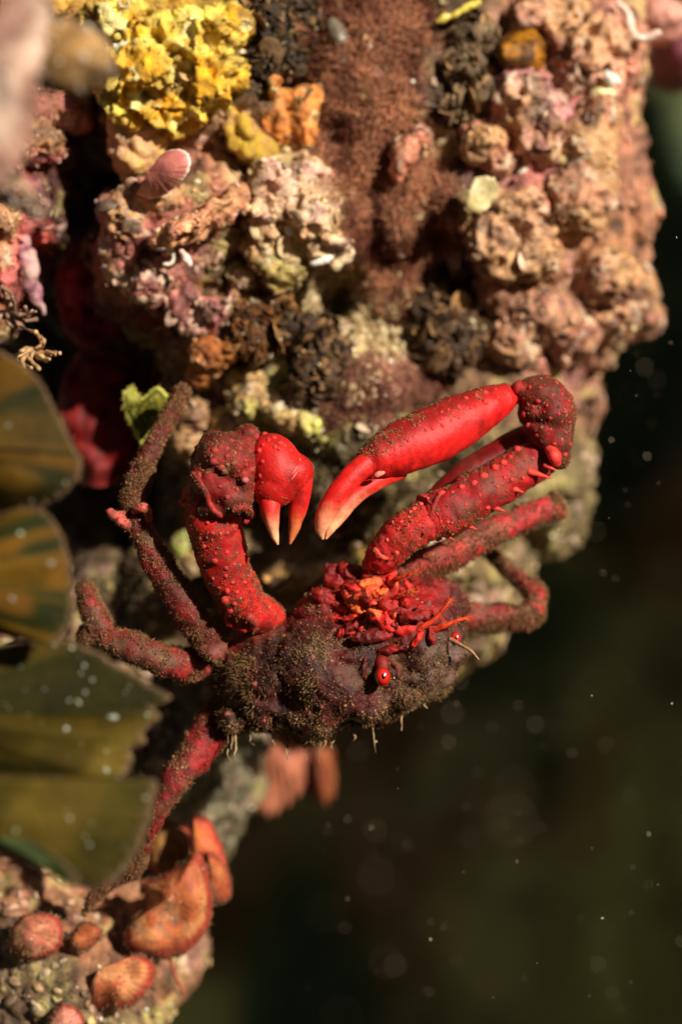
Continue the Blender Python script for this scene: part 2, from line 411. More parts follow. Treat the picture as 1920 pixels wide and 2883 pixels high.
def region(cx, cy, rx, ry, soft=0.35, s=5):
    d = np.hypot((qx - cx) / rx, (qy - cy) / ry) + 0.55 * fbm(rV, 0.9, 3, s)
    return sstep(1 + soft, 1 - soft, d) * inframe
# crust nodules: tiny knobs nobody could count, part of the rock
p, n, i = sample(rV, rF, 5200, inframe * (0.25 + sstep(-0.1, 0.4, fbm(rV, 0.8, 3, 123))))
t = rTint[i] * RNG.uniform(0.5, 1.5, (len(i), 1)) * RNG.uniform(0.85, 1.15, (len(i), 3)) + 0.01
V, F, T = grains(p, n, np.minimum(RNG.lognormal(-3.3, 0.5, len(i)), .085), t, flat=(.3, .8), sub=1, jitter=0.34)
add('crust_nodules', V, F, M['bits'], rock, T, kind='stuff')
# curling crust scales
p, n, i = sample(rV, rF, 1500, inframe * sstep(0.0, 0.4, fbm(rV, 0.7, 3, 223)))
t = mixc(rTint[i], lin((215, 180, 160)), RNG.random(len(i)) * 0.6)
V, F, T = grains(p, n, np.minimum(RNG.lognormal(-2.7, 0.45, len(i)), .14), t, flat=(0.1, 0.3), sub=2, jitter=0.10, sink=-0.1)
V = V + 0.03 * np.stack([fbm(V, 5, 2, 1), fbm(V, 5, 2, 2), fbm(V, 5, 2, 3)], 1)
add('crust_scales', V, F, M['bits'], rock, T, kind='stuff')
# fine sediment fluff over the rock
p, n, i = sample(rV, rF, 16000, inframe * (0.1 + sstep(-0.1, 0.35, fbm(rV, 1.1, 3, 323))))
t = rTint[i] * RNG.uniform(0.5, 1.5, (len(i), 1))
V, F, T = spikes(p, n, RNG.uniform(0.03, 0.10, len(i)), RNG.uniform(0.006, 0.014, len(i)), t, 0.7)
add('sediment_fluff', V, F, M['fuzz'], rock, T, kind='stuff')
# pale glinting grains
w = 0.06 * inframe + 1.6 * region(1080, 960, 150, 140) + 0.8 * region(830, 560, 150, 150) + 0.5 * region(780, 1150, 150, 120) + 0.5 * region(1000, 250, 160, 260) + 0.4 * region(640, 60, 200, 90)
p, n, i = sample(rV, rF, 1500, w)
t = mixc(lin((215, 190, 130)), lin((250, 245, 225)), RNG.random(len(i)))
V, F, T = grains(p, n, RNG.lognormal(-3.75, 0.45, len(i)), t, sub=0, jitter=0.3)
add('pale_grains', V, F, M['white'], rock, T, kind='stuff', smooth=False)

# unseen wall added on the right to keep sun off the background, and the far reef across the gap: both lie behind the crab
def sheet(name, x0, x1, z0, z1, yfun, nx, nz, mat, tintf):
    X, Z = np.meshgrid(np.linspace(x0, x1, nx), np.linspace(z0, z1, nz))
    V = np.stack([X.ravel(), np.zeros(X.size), Z.ravel()], 1); V[:, 1] = yfun(V)
    a = (np.arange(nz - 1)[:, None] * nx + np.arange(nx - 1)[None]).ravel()
    o = add(name, V, np.stack([a, a + 1, a + nx + 1, a + nx], 1), mat, tint=tintf(V)); o['kind'] = 'structure'; return o
def far_y(V):
    return 62 + 9 * fbm(V, 0.05, 4, 3) - 0.010 * (V[:, 0] - 5) ** 2 * 0.4 - 0.35 * np.clip(-V[:, 2] - 8, 0, 60) + 3 * fbm(V, 0.25, 2, 9)
def far_tint(V):
    c = mixc(lin((150, 152, 104)), lin((128, 104, 76)), sstep(-0.1, 0.3, fbm(V, 0.13, 3, 15)))
    c = mixc(c, lin((62, 78, 58)), sstep(0.0, 0.35, fbm(V, 0.09, 3, 25)))
    return c
sheet('far_reef', -110, 110, -75, 80, far_y, 160, 120, M['dark'], far_tint)
wallV, wallF = remesh([ell(5560, -1370, 17, 3450, 5.5, 4340, 0, 4), ell(2900, 700, 17, 520, 4.0, 2600), ell(3400, 2300, 18, 900, 5, 1500)], 1.0, 2)
wallV += normals(wallV, wallF) * (1.2 * fbm(wallV, 0.15, 4, 8))[:, None]
add('sun_block_wall', wallV, wallF, M['dark'], tint=mixc(lin((170, 120, 105)), lin((110, 85, 60)), sstep(-0.2, 0.3, fbm(wallV, 0.2, 3, 4))), kind='structure')  # added out of view, only to shade the far reef
lwV, lwF = remesh([ell(-1650, 900, 15, 1500, 4.5, 2700), ell(-900, 2300, 15.5, 900, 4, 1100), ell(-700, -500, 15, 1400, 4.5, 1300)], .4, 2)
lwV += normals(lwV, lwF) * (.9 * fbm(lwV, .25, 4, 18) + .3 * (.5 - worley(lwV, .6, 19)))[:, None]
add('rock_wall', lwV, lwF, M['rock'], tint=mixc(lin((120, 82, 72)), lin((70, 58, 40)), sstep(-.2, .3, fbm(lwV, .5, 3, 14))), kind='structure')

# ------------------------------------------------------------------ things growing on the rock
def on_rock(px, py, default=4.0):
    h = hit(ROCK, px, py)
    return (h[0], h[1]) if h else (P(px, py, default), np.array([0, -1.0, 0]))
def shade0(V, a, b, sd): return mixc(lin(a), lin(b), sstep(-.3, .3, fbm(V, 3, 3, sd)))
SURF = [(rV, rF)]
def lump_thing(name, label, cat, lobes, mat, c1, c2, rough=0.12, seed=0, voxel=0.04, group=None, fold=0.0, lift=0.0, parent=None, smooth=3):
    """a fused lumpy growth seated on the rock; lobes: px, py, rx px, ry cm, rz px, rot, raise cm"""
    parts = []
    for (a, b, rx, ry, rz, rot, up) in lobes:
        h, n = on_rock(a, b); parts.append(ell(a, b, h[1] - up - lift, rx, ry, rz, rot))
    V, F = remesh(parts, voxel, smooth); N = normals(V, F)
    V = V + N * (rough * (fbm(V, 1.6, 3, seed) + 0.8 * (0.5 - worley(V, 2.4, seed + 3))))[:, None]
    if fold:
        N = normals(V, F); V = V + N * (fold * (1 - np.abs(fbm(V, 2.6, 2, seed + 9)) * 4))[:, None]
    N = normals(V, F); V = V + N * (0.05 * (0.5 - np.abs(fbm(V, 4.5, 3, seed + 5)) * 3.2) + 0.035 * (0.5 - worley(V, 8.0, seed + 6)))[:, None]
    T = mixc(lin(c1) * .98, lin(c2) * .98, sstep(-0.3, 0.3, fbm(V, 2.0, 3, seed + 7))) * (1 + 0.8 * fbm(V, 6, 3, seed + 8))[:, None]
    if cat == 'sponge':
        T = mixc(T, lin((140, 100, 52)), .7 * sstep(.12, .34, fbm(V, 1.6, 3, seed + 17)))
        T = mixc(T, lin((250, 236, 180)), .7 * sstep(.18, .4, fbm(V, 3.6, 3, seed + 18)))
    T = T * np.array([1.0, 1.02, .86])
    if cat in ('coralline algae', 'crust'):
        T = mixc(T, lin((194, 148, 98)), .85 * sstep(-.15, .25, fbm(V, 1.4, 3, seed + 17)))
        T = mixc(T, lin((232, 208, 176)), .6 * sstep(.2, .4, fbm(V, 4.2, 3, seed + 18)))
        T = mixc(T, lin((78, 44, 30)), .65 * sstep(.16, .36, fbm(V, 2.6, 3, seed + 19)))
    o = add(name, V, F, mat, parent, T)
    if parent is None: tag(o, label, cat, group)
    SURF.append((V, F))
    rg = np.random.default_rng(seed + 500); k = int(min(700, 30 + len(V) * .022)) if cat != 'sponge' else 60; w = .1 + sstep(-.1, .35, fbm(V, 1.7, 3, seed + 21))
    p, n, i = sample(V, F, k, w, rg)
    g = grains(p, n, np.minimum(rg.lognormal(-3.7, .5, k), .06), mixc(T[i], lin((215, 190, 150)), rg.random(k) * .6) * rg.uniform(.5, 1.4, (k, 1)), flat=(.3, .8), sub=1, jitter=.35, rng=rg)
    add('crust_nodules', *g[:2], M['bits'], o, g[2], kind='stuff')
    p, n, i = sample(V, F, 5 * k, w, rg)
    g = spikes(p, n, rg.uniform(.03, .09, 5 * k), rg.uniform(.004, .010, 5 * k), mixc(T[i], lin((120, 90, 62)), rg.random(5 * k)) * rg.uniform(.5, 1.3, (5 * k, 1)), .7, rng=rg)
    add('fluff', *g[:2], M['fuzz'], o, g[2], kind='stuff')
    return o, V, F
def blade_geo(outline, base, y0, thick=0.05, bulge=0.0, tilt=(0.0, 0.0), wave=0.06, seed=0, M_=160, N_=26, jag=4.0, rim_roll=0.0, inner=0.04, close=False):
    """a fan-shaped sheet of real thickness from its base to its outline (pixels); tilt: cm depth per 100 px in x, y"""
    if close: outline = list(outline) + [outline[0]]
    out = catmull(np.asarray(outline, float), M_)
    u = np.linspace(0, 1, M_)
    fade = np.minimum(1, 12 * np.minimum(u, 1 - u)) if close else np.ones(M_)
    q = np.stack([u * 37 + seed * 3.1, u * 0 + 0.5, u * 0 + 0.3], 1)
    d = out - np.asarray(base, float); L = np.linalg.norm(d, axis=1, keepdims=True)
    out = out + d / L * (fade * jag * (vnoise(q, seed) + 0.6 * vnoise(q * 2.7, seed + 1)))[:, None]
    inner = .003 if close else inner
    t = np.linspace(0, 1, N_) ** 0.75 * (1 - inner) + inner
    XY = np.asarray(base)[None, None] + (out - np.asarray(base))[None] * t[:, None, None]
    tt = np.repeat(t, M_); uu = np.tile(u, N_)
    px, py = XY[..., 0].ravel(), XY[..., 1].ravel()
    cx, cy = out.mean(0)
    y = y0 + tilt[0] * (px - cx) / 100 + tilt[1] * (py - cy) / 100 - (bulge * (1 - tt ** 2.5) if close else bulge * (1 - (2 * uu - 1) ** 2) * np.sin(tt * math.pi * 0.85))
    y = y + wave * vnoise(np.stack([px / 70 + seed, py / 70, uu * 0], 1) if close else np.stack([uu * 7, tt * 2.5, uu * 0 + seed], 1), seed + 2) - rim_roll * sstep(0.8, 1.0, tt)
    h = 0.5 * thick * np.sqrt(np.clip(1 - tt ** 10, 0, 1)) + 0.002
    Vf = P(px, py, y - h); Vb = P(px, py, y + h); n = M_ * N_
    a = (np.arange(N_ - 1)[:, None] * M_ + np.arange(M_ - 1)[None]).ravel()
    Ff = np.stack([a, a + M_, a + M_ + 1, a + 1], 1); Fb = Ff[:, ::-1] + n
    r = (N_ - 1) * M_ + np.arange(M_ - 1); Fr = np.stack([r, r + n, r + n + 1, r + 1], 1)
    s0 = np.arange(N_ - 1) * M_; Fs = np.stack([s0, s0 + n, s0 + M_ + n, s0 + M_], 1); s1 = s0 + M_ - 1; Fs2 = np.stack([s1, s1 + M_, s1 + M_ + n, s1 + n], 1)
    b0 = np.arange(M_ - 1); Fb0 = np.stack([b0, b0 + 1, b0 + 1 + n, b0 + n], 1)
    V = np.concatenate([Vf, Vb]); F = np.concatenate([Ff, Fb, Fr, Fs, Fs2, Fb0]).astype(np.int32)
    return V, F, np.tile(tt, 2), np.tile(uu, 2)
def streak(tt, uu, c1, c2, c3, seed, f=14.0, rim=None, rimw=0.05, close=None):
    if close is not None:                             # patchy, with faint growth bands towards the rim
        n_ = fbm(close, 2.2, 3, seed)
        T = mixc(lin(c1), lin(c2), sstep(-.3, .3, n_ + .3 * np.sin(tt * 17 + 3 * n_))); T = mixc(T, lin(c3), sstep(.0, .4, fbm(close, 3.5, 3, seed + 9)))
        if rim is not None: T = mixc(T, lin(rim), sstep(1 - rimw, 1 - rimw * .3, tt + .25 * rimw * n_))
        return T
    n1 = vnoise(np.stack([uu * f, tt * 1.3, tt * 0 + seed], 1), seed); n2 = vnoise(np.stack([uu * f * 2.7, tt * 2.0, tt * 0 + seed], 1), seed + 4)
    T = mixc(lin(c1), lin(c2), sstep(-0.5, 0.5, n1 + 0.4 * n2)); T = mixc(T, lin(c3), sstep(0.1, 0.7, vnoise(np.stack([uu * f * 0.4, tt * 3, tt * 0 + seed], 1), seed + 9)))
    if rim is not None: T = mixc(T, lin(rim), sstep(1 - rimw, 1 - rimw * 0.3, tt))
    return T
def blade(name, label, cat, outline, base, y0, c, mat, seed=0, group=None, rim=None, rimw=0.05, f=14.0, hairs=0, hair_c=(150, 125, 90), dots=0, dot_c=(170, 175, 150), **kw):
    V, F, tt, uu = blade_geo(outline, base, y0, seed=seed, **kw)
    T = streak(tt, uu, *c, seed, f, rim, rimw, V if kw.get('close', False) else None)
    root = None
    o = add(name, V, F, mat, None, T, origin=V[:1].mean(0)); tag(o, label, cat, group)
    rg = np.random.default_rng(seed + 100)
    if hairs:
        w = sstep(0.93, 0.99, tt) + (0.12 if kw.get('close', False) else 0.015)
        p, n, i = sample(V, F, hairs, w, rg)
        v, f_, t_ = spikes(p, n, rg.uniform(0.03, 0.09, hairs), rg.uniform(0.006, 0.012, hairs), lin(hair_c) * rg.uniform(0.4, 1.2, (hairs, 1)), 0.7, rng=rg)
        add('epiphyte_fringe', v, f_, M['fuzz'], o, t_, kind='stuff')
    if dots:
        p, n, i = sample(V, F, dots, (np.arange(len(V)) < len(V) // 2).astype(float), rg)
        v, f_, t_ = grains(p, n, rg.lognormal(-4.1, 0.5, dots), lin(dot_c) * rg.uniform(0.3, 1.0, (dots, 1)), sub=1, jitter=.15, rng=rg)
        add('epiphyte_spots', v, f_, M['bits'], o, t_, kind='stuff')
    return o

# yellow sponge with its tube, top left
yl, V, F = lump_thing('encrusting_sponge', 'bright yellow wrinkled sponge spread over the upper left rock', 'sponge',
    [(400, 190, 120, .55, 100, 20, .1), (520, 120, 130, .5, 90, -10, .1), (600, 230, 95, .5, 70, 30, .1), (430, 290, 120, .5, 80, 0, .15), (620, 90, 70, .4, 70, 0, .1), (330, 60, 80, .4, 60, 0, .1), (520, 300, 80, .4, 50, 20, .12), (640, 200, 50, .4, 50, 0, .1)],
    M['sponge'], (236, 172, 32), (250, 212, 100), 0.15, 3, 0.03, fold=0.12)
h = on_rock(385, 330)[0][1]
V, F = tube([(400, 280, h + .1, 62), (385, 340, h - .35, 66), (378, 400, h - .45, 70), (392, 460, h - .3, 62), (415, 495, h, 40)], 60, 130, lump=0.26, seed=4, lscale=1.8)
add('sponge_tube', V, F, M['sponge'], yl, mixc(lin((228, 180, 90)), lin((222, 170, 128)), 1.5 * fbm(V, 2, 3, 2) + .5))
V, F = tube([(600, 290, h, 40), (650, 340, h - .2, 48), (690, 400, h - .15, 50), (715, 440, h + .1, 30)], 60, 120, lump=0.30, seed=6, lscale=1.8)
add('sponge_ridge', V, F, M['sponge'], yl, mixc(lin((205, 165, 50)), lin((190, 140, 105)), 1.6 * fbm(V, 2, 3, 5) + .5))

lump_thing('orange_sponge', 'smooth orange square sponge knob right of the yellow sponge', 'sponge',
    [(790, 330, 62, .45, 85, 0, .35), (850, 310, 55, .42, 70, -10, .35), (770, 240, 28, .3, 35, 0, .45), (860, 380, 40, .35, 40, 0, .3), (880, 270, 30, .3, 30, 0, .4)],
    M['coral'], (212, 128, 62), (226, 150, 84), 0.03, 13, 0.035)
blade('shell_plate', 'pinkish shell plate with a white rim below the yellow sponge tube', 'shell',
      [(385, 545), (430, 560), (480, 540), (525, 495), (538, 455), (525, 428), (495, 420), (450, 440)], (420, 480), 1.25, ((205, 130, 105), (190, 110, 100), (215, 150, 120)), M['shell'], 5, close=True,
      rim=(250, 225, 215), rimw=0.08, thick=0.12, bulge=0.25, tilt=(-0.3, 0.1), jag=2)

# mauve coralline lobes under the sponge
def coral(label, lobes, c1, c2, seed, **kw):
    return lump_thing('coralline_algae', label, 'coralline algae', lobes, M['coral'], c1, c2, kw.pop('rough', 0.13), seed, kw.pop('voxel', 0.04), 'coralline crusts on the rock', **kw)
coral('mauve ruffled coralline lobe at the edge of the dark cave', [(360, 620, 75, .6, 90, 20, .1), (340, 720, 55, .5, 90, 10, .1), (430, 560, 80, .5, 60, 0, .1), (420, 800, 60, .45, 60, 0, .1)], (178, 112, 98), (160, 88, 92), 21, fold=0.04)
coral('peach coralline ledge with a pale wavy lip, left of centre', [(520, 650, 100, .5, 40, 25, .35), (600, 600, 80, .5, 40, 35, .35), (660, 560, 50, .4, 40, 30, .3)], (222, 155, 118), (205, 130, 108), 22, fold=0.03)
coral('purple ringed coralline cup below the peach ledge', [(520, 850, 55, .4, 60, 0, .25), (600, 880, 45, .4, 50, 20, .3), (560, 920, 60, .35, 25, 0, .35), (640, 860, 25, .3, 50, -20, .3)], (185, 115, 115), (150, 85, 95), 23, fold=0.04)
coral('pale pink coralline crust at the centre of the rock', [(790, 520, 85, .4, 70, 0, .05), (860, 600, 75, .4, 65, 0, .05), (930, 690, 60, .35, 50, 0, .1), (740, 620, 60, .35, 60, 0, .05), (880, 480, 50, .3, 40, 0, .05)], (232, 200, 165), (225, 170, 165), 24, fold=0.08, rough=0.2, voxel=0.034)
coral('big mauve coralline knob on the upper right rock', [(1470, 300, 95, .6, 90, 0, .15), (1520, 390, 85, .55, 80, 10, .2), (1440, 240, 60, .5, 50, 0, .2), (1560, 320, 55, .5, 60, 0, .2)], (190, 118, 130), (200, 138, 135), 25, fold=0.06)
coral('salmon pink brain-like coralline crust at the upper right', [(1560, 80, 120, .5, 80, 0, .1), (1660, 130, 110, .5, 90, 0, .1), (1480, 40, 60, .45, 60, 0, .1), (1680, 230, 60, .4, 70, 0, .1), (1600, 210, 60, .4, 60, 0, .1)], (206, 150, 124), (190, 128, 112), 26, fold=0.09, rough=0.1)
coral('tan coralline bulge along the right edge of the rock', [(1650, 420, 90, .6, 130, 0, .1), (1680, 330, 60, .5, 60, 0, .1), (1620, 560, 100, .6, 110, 0, .1), (1680, 500, 55, .5, 70, 0, .1)], (184, 136, 104), (172, 118, 94), 27, rough=0.16)
coral('pinkish coralline point jutting farthest right', [(1780, 820, 70, .6, 70, 0, .1), (1700, 780, 90, .6, 80, 0, .1), (1800, 880, 50, .5, 45, 0, .1), (1720, 900, 80, .5, 50, 0, .1)], (196, 142, 110), (170, 112, 94), 28, rough=0.17, fold=0.03)
coral('rosy tan coralline mound above the right claw wrist', [(1520, 890, 120, .6, 90, 0, .05), (1450, 960, 90, .5, 70, 0, .05), (1600, 950, 80, .5, 70, 0, .05), (1400, 820, 60, .5, 90, 0, .1)], (176, 124, 100), (160, 104, 90), 29, rough=0.15)
coral('fleshy tan coralline fold right of the brown turf', [(1390, 680, 70, .5, 110, 10, .1), (1440, 590, 80, .45, 60, 0, .1), (1500, 700, 90, .5, 90, 0, .1)], (200, 150, 116), (182, 130, 104), 30, fold=0.05)
coral('red pink coralline boss at the left edge of the picture', [(20, 620, 40, .4, 60, 0, .1), (15, 760, 45, .4, 90, 0, .1), (40, 690, 25, .3, 60, 0, .15)], (205, 92, 98), (190, 105, 100), 32, rough=0.08)
coral('maroon coralline slope left of the yellow sponge', [(190, 300, 90, .4, 60, -30, .1), (110, 400, 70, .4, 60, -30, .1), (60, 430, 45, .35, 40, 0, .15)], (165, 80, 88), (185, 110, 108), 33, rough=0.15)
V, F = tube([(62, 660, 2.6, 14), (72, 710, 2.1, 20), (84, 770, 2.0, 24), (100, 830, 2.1, 20), (122, 885, 2.2, 12)], 40, 90, lump=.12, seed=34, lscale=2.6)
tag(add('coralline_algae', V, F, M['coral'], None, shade0(V, (165, 108, 118), (200, 160, 150), 34)), 'small mauve coralline finger hanging at the left edge', 'coralline algae', 'coralline crusts on the rock')
coral('orange tan coralline nub in the upper middle right', [(1360, 410, 62, .4, 55, 20, .25), (1400, 460, 40, .35, 35, 0, .2), (1330, 370, 40, .3, 30, 0, .2)], (185, 120, 85), (165, 100, 85), 35, rough=0.08)
coral('pink flared coralline tube beside the brown turf', [(1140, 430, 40, .35, 55, -20, .35), (1175, 390, 40, .3, 35, 0, .35), (1120, 480, 22, .3, 40, 0, .3)], (200, 125, 105), (180, 110, 100), 36, rough=0.05)
coral('pale mauve rough coralline stub behind the left claw', [(520, 1230, 50, .45, 75, 15, .2), (545, 1170, 45, .4, 50, 0, .2), (560, 1290, 40, .4, 40, 0, .2)], (160, 115, 115), (120, 88, 90), 37, rough=0.07)

# yellow green crusts
def crust(label, lobes, c1, c2, seed, **kw):
    return lump_thing('green_crust', label, 'crust', lobes, M['coral'], c1, c2, kw.pop('rough', 0.2), seed, 0.035, 'yellow green crusts', **kw)
crust('yellow green crumbly crust just above the left claw', [(720, 1140, 90, .4, 55, -20, .1), (800, 1180, 80, .4, 45, -25, .1), (860, 1200, 60, .3, 35, 0, .1), (640, 1200, 50, .3, 40, 0, .1), (690, 1060, 60, .3, 30, 0, .1)], (198, 190, 105), (150, 135, 85), 41)
crust('straw coloured crumbly crust below the central pink crust', [(740, 720, 55, .3, 50, 0, .1), (800, 770, 60, .3, 45, 20, .1), (690, 790, 40, .25, 40, 0, .1)], (200, 185, 130), (165, 140, 80), 42)
crust('mustard yellow sponge patch in the shade above the crab body', [(860, 1620, 75, .3, 26, 25, .15), (800, 1650, 45, .25, 22, 15, .15), (940, 1580, 40, .25, 20, 20, .15)], (190, 140, 40), (175, 160, 60), 43, rough=0.08)
crust('small green mossy crust left of the left claw arm', [(520, 1540, 30, .2, 50, 0, .2), (545, 1590, 22, .2, 30, 0, .2)], (150, 160, 75), (185, 175, 120), 44, rough=0.1)

# film, fluff, scales and little worm tubes that grow over rock and crusts alike
aV, aF = joinVF(SURF); ax, ay = toPx(aV); aN = normals(aV, aF)
aw = ((ax > -60) & (ax < 1960) & (ay > -60) & (ay < 2940) & (aN[:, 1] < .3)).astype(float)
aw0 = aw * (.12 + sstep(-.1, .3, fbm(aV, 1.0, 3, 423)))
p, n, i = sample(aV, aF, 26000, aw0)
t = rock_tint(p) * RNG.uniform(.5, 1.5, (len(i), 1))
V, F, T = spikes(p, n, RNG.uniform(.03, .11, len(i)), RNG.uniform(.004, .010, len(i)), t, .8)
add('algal_fluff', V, F, M['fuzz'], rock, T, kind='stuff')
p, n, i = sample(aV, aF, 2600, aw * sstep(.0, .35, fbm(aV, .9, 3, 433)))
t = mixc(rock_tint(p), lin((228, 196, 165)), RNG.random(len(i)) * .7) * RNG.uniform(.6, 1.3, (len(i), 1))
V, F, T = grains(p, n + .5 * RNG.normal(size=n.shape), np.minimum(RNG.lognormal(-2.9, .5, len(i)), .13), t, flat=(.08, .25), sub=2, jitter=.08, sink=-.1)
V = V + .05 * np.stack([fbm(V, 4, 2, 1), fbm(V, 4, 2, 2), fbm(V, 4, 2, 3)], 1)
add('crust_flakes', V, F, M['bits'], rock, T, kind='stuff')
p, n, i = sample(aV, aF, 130, aw * (ay < 1300))
parts, tt = [], []
for k in range(len(p)):
    A, B_, N_ = frame_of(n[k]); r = RNG.uniform(.03, .09); a0 = RNG.uniform(0, 6.28); sw = RNG.uniform(1.5, 4.5); th = np.linspace(0, sw, 9) + a0
    c = p[k] + N_ * .03 + (np.cos(th) * A[:, None] + np.sin(th) * B_[:, None]).T * (r * np.linspace(1, .7, 9))[:, None] + N_ * (np.linspace(0, .05, 9) * RNG.uniform(-.3, 1))[:, None]
    cx_, cy_ = toPx(c); v, f = tube(np.stack([cx_, cy_, c[:, 1], np.full(9, RNG.uniform(1.8, 3.6))], 1), 7, 20)
    parts.append((v, tris(f))); tt.append(np.tile(lin((225, 200, 180)) * RNG.uniform(.4, 1.05), (len(v), 1)))
V, F = joinVF(parts); add('tiny_worm_tubes', V, F, M['white'], rock, np.concatenate(tt), kind='stuff')

# dark brown bushy algae
def bush(label, spots, seed, c=(70, 50, 32), n=900, L=(0.12, 0.34)):
    rg = np.random.default_rng(seed); ps, ns = [], []
    h0 = on_rock(spots[0][0], spots[0][1])[0]
    parts = []
    for (a, b, r) in spots:
        hh = on_rock(a, b)[0]; parts.append(ell(a, b, hh[1] - 0.1, r, r * PXS * 0.8, r * 0.9))
    V, F = remesh(parts, 0.05, 2); V = V + normals(V, F) * (0.16 * fbm(V, 2.5, 3, seed) + .1 * (0.5 - worley(V, 3.0, seed)))[:, None]
    root = thing('brown_algae', label, 'algae', h0, 'dark brown bushy algae')
    add('holdfast', V, F, M['rock'], root, lin(c) * (0.8 + 0.5 * fbm(V, 3, 3, seed))[:, None])
    p, nn, i = sample(V, F, n, None, rg)
    v, f, t = grains(p + nn * 0.04, nn + 0.8 * rg.normal(size=nn.shape), rg.lognormal(-2.9, .5, n), mixc(lin(c), lin((150, 112, 70)), rg.random(n) ** 3) * rg.uniform(.4, 1.4, (n, 1)), flat=(0.05, 0.12), sub=2, jitter=.08, rng=rg)
    v = v + .05 * np.stack([fbm(v, 4, 2, 1), fbm(v, 4, 2, 2), fbm(v, 4, 2, 3)], 1)
    add('leaflets', v, f, M['redblade'], root, t, kind='stuff')
    p, nn, i = sample(V, F, 60, None, rg)
    v, f, t = grains(p + nn * .05, nn, rg.lognormal(-3.9, .6, 60), lin((215, 200, 160)) * rg.uniform(.2, 1, (60, 1)), sub=0, rng=rg)
    add('trapped_grains', v, f, M['white'], root, t, kind='stuff', smooth=False)
bush('blackish brown bushy alga with white grains, right of the sand pocket', [(1220, 900, 85), (1290, 860, 75), (1250, 960, 80), (1190, 840, 50), (1310, 940, 55), (1240, 790, 50)], 51)
bush('blackish brown bushy alga below the hollow, left of the sand pocket', [(880, 960, 80), (930, 1000, 50), (840, 930, 55), (900, 1060, 70), (850, 1130, 40)], 52)
bush('dark amber bushy alga beside the purple coralline cup', [(770, 850, 45), (720, 900, 45), (690, 940, 40), (740, 960, 40)], 53, (95, 55, 20), 500)
bush('dark bushy clump added over the dark void at the top centre beside the yellow sponge', [(740, 60, 80), (800, 150, 60), (730, 180, 50), (840, 50, 70)], 54, (58, 44, 28), 700)  # clump added where there is only a dark void
bush('dark brown bushy alga by the amber sea squirt at upper right', [(1330, 110, 60), (1300, 200, 50), (1370, 250, 55), (1290, 300, 45)], 55, (118, 96, 70), 600)

# reddish brown turf down the middle of the rock: filaments nobody could count
def turf(label, regs, seed, c1, c2, n=9000, L=(0.10, 0.30)):
    rg = np.random.default_rng(seed); w = 0
    for (a, b, rx, ry) in regs: w = np.maximum(w, region(a, b, rx, ry, 0.35, seed))
    p, nn, i = sample(rV, rF, n, w, rg)
    clump = fbm(p, 2.2, 3, seed + 1)
    t = mixc(lin(c1), lin(c2), sstep(-0.3, 0.35, clump)) * rg.uniform(0.55, 1.35, (n, 1))
    v, f, tt = spikes(p, nn, rg.uniform(*L, n) * (1 + 0.7 * clump), rg.uniform(0.006, 0.013, n), t, 0.75, droop=np.array([0, 0, -0.5]), rng=rg)
    o = add('turf_algae', v, f, M['turf'], None, tt, kind='stuff'); o['label'] = label; o['category'] = 'algae'
turf('reddish brown fluffy turf running down the middle of the rock', [(1030, 120, 170, 220), (1060, 380, 150, 180), (1130, 560, 140, 200), (1120, 760, 80, 120)], 61, (118, 62, 40), (194, 132, 96), 28000)
turf('pinkish brown fluffy turf behind the right claw', [(1050, 1090, 150, 60), (930, 1130, 80, 60)], 62, (118, 68, 52), (172, 116, 92), 9000, (0.07, 0.2))
turf('drab brown fluffy turf in the shade behind the left walking legs', [(420, 1620, 200, 150), (500, 1450, 120, 120), (700, 1500, 120, 100)], 63, (80, 60, 42), (130, 105, 75), 6000, (0.06, 0.18))
turf('olive brown fluffy turf between the claws and the crab body', [(1000, 1450, 220, 120), (1250, 1330, 150, 130)], 64, (85, 68, 42), (130, 112, 72), 5000, (0.05, 0.13))

# sand in the pocket
p, n, i = sample(rV, rF, 2600, region(1080, 950, 150, 150) + .5 * region(940, 860, 90, 90))
V, F, T = grains(p, n, RNG.lognormal(-3.4, 0.45, len(i)), mixc(lin((150, 120, 74)), lin((240, 220, 170)), RNG.random(len(i)) ** 2), sub=0, jitter=.3)
o = add('sand', V, F, M['sandm'], None, T, kind='stuff', smooth=False); o['label'] = 'coarse golden sand grains lying in the pocket of the rock'; o['category'] = 'sand'

# red blades in the cave
def red(label, outline, base, y0, seed, c=((120, 22, 22), (88, 15, 16), (135, 40, 45)), **kw):
    kw.setdefault('thick', 0.07); kw.setdefault('wave', 0.25); kw.setdefault('close', True)
    return blade('red_algae_blade', label, 'algae', outline, base, y0, c, M['redblade'], seed, 'red blades in the cave', rim=kw.pop('rim', (160, 70, 66)), hairs=160, hair_c=(170, 140, 110), **kw)
red('dull red rounded blade in the cave under the mauve lobe, upper of two', [(240, 660), (190, 720), (155, 790), (165, 860), (185, 930), (225, 975), (270, 978), (330, 950), (380, 880), (390, 800)], (300, 830), 4.1, 71, ((130, 30, 34), (85, 18, 20), (150, 56, 58)), bulge=.3, tilt=(.2, 0))
red('deep red long blade in the cave, lower of two', [(225, 985), (185, 1060), (168, 1140), (175, 1230), (200, 1330), (260, 1370), (340, 1350), (400, 1250), (410, 1120), (350, 1010)], (300, 1180), 4.9, 72, ((120, 18, 15), (80, 10, 9), (100, 22, 18)), bulge=.25, tilt=(.2, 0))
red('dark red blade beside the orange nub in the cave', [(440, 1000), (430, 1060), (445, 1110), (500, 1120), (540, 1060), (530, 980), (480, 960)], (500, 1030), 5.0, 73, ((105, 26, 16), (80, 18, 12), (120, 40, 24)), bulge=.2)
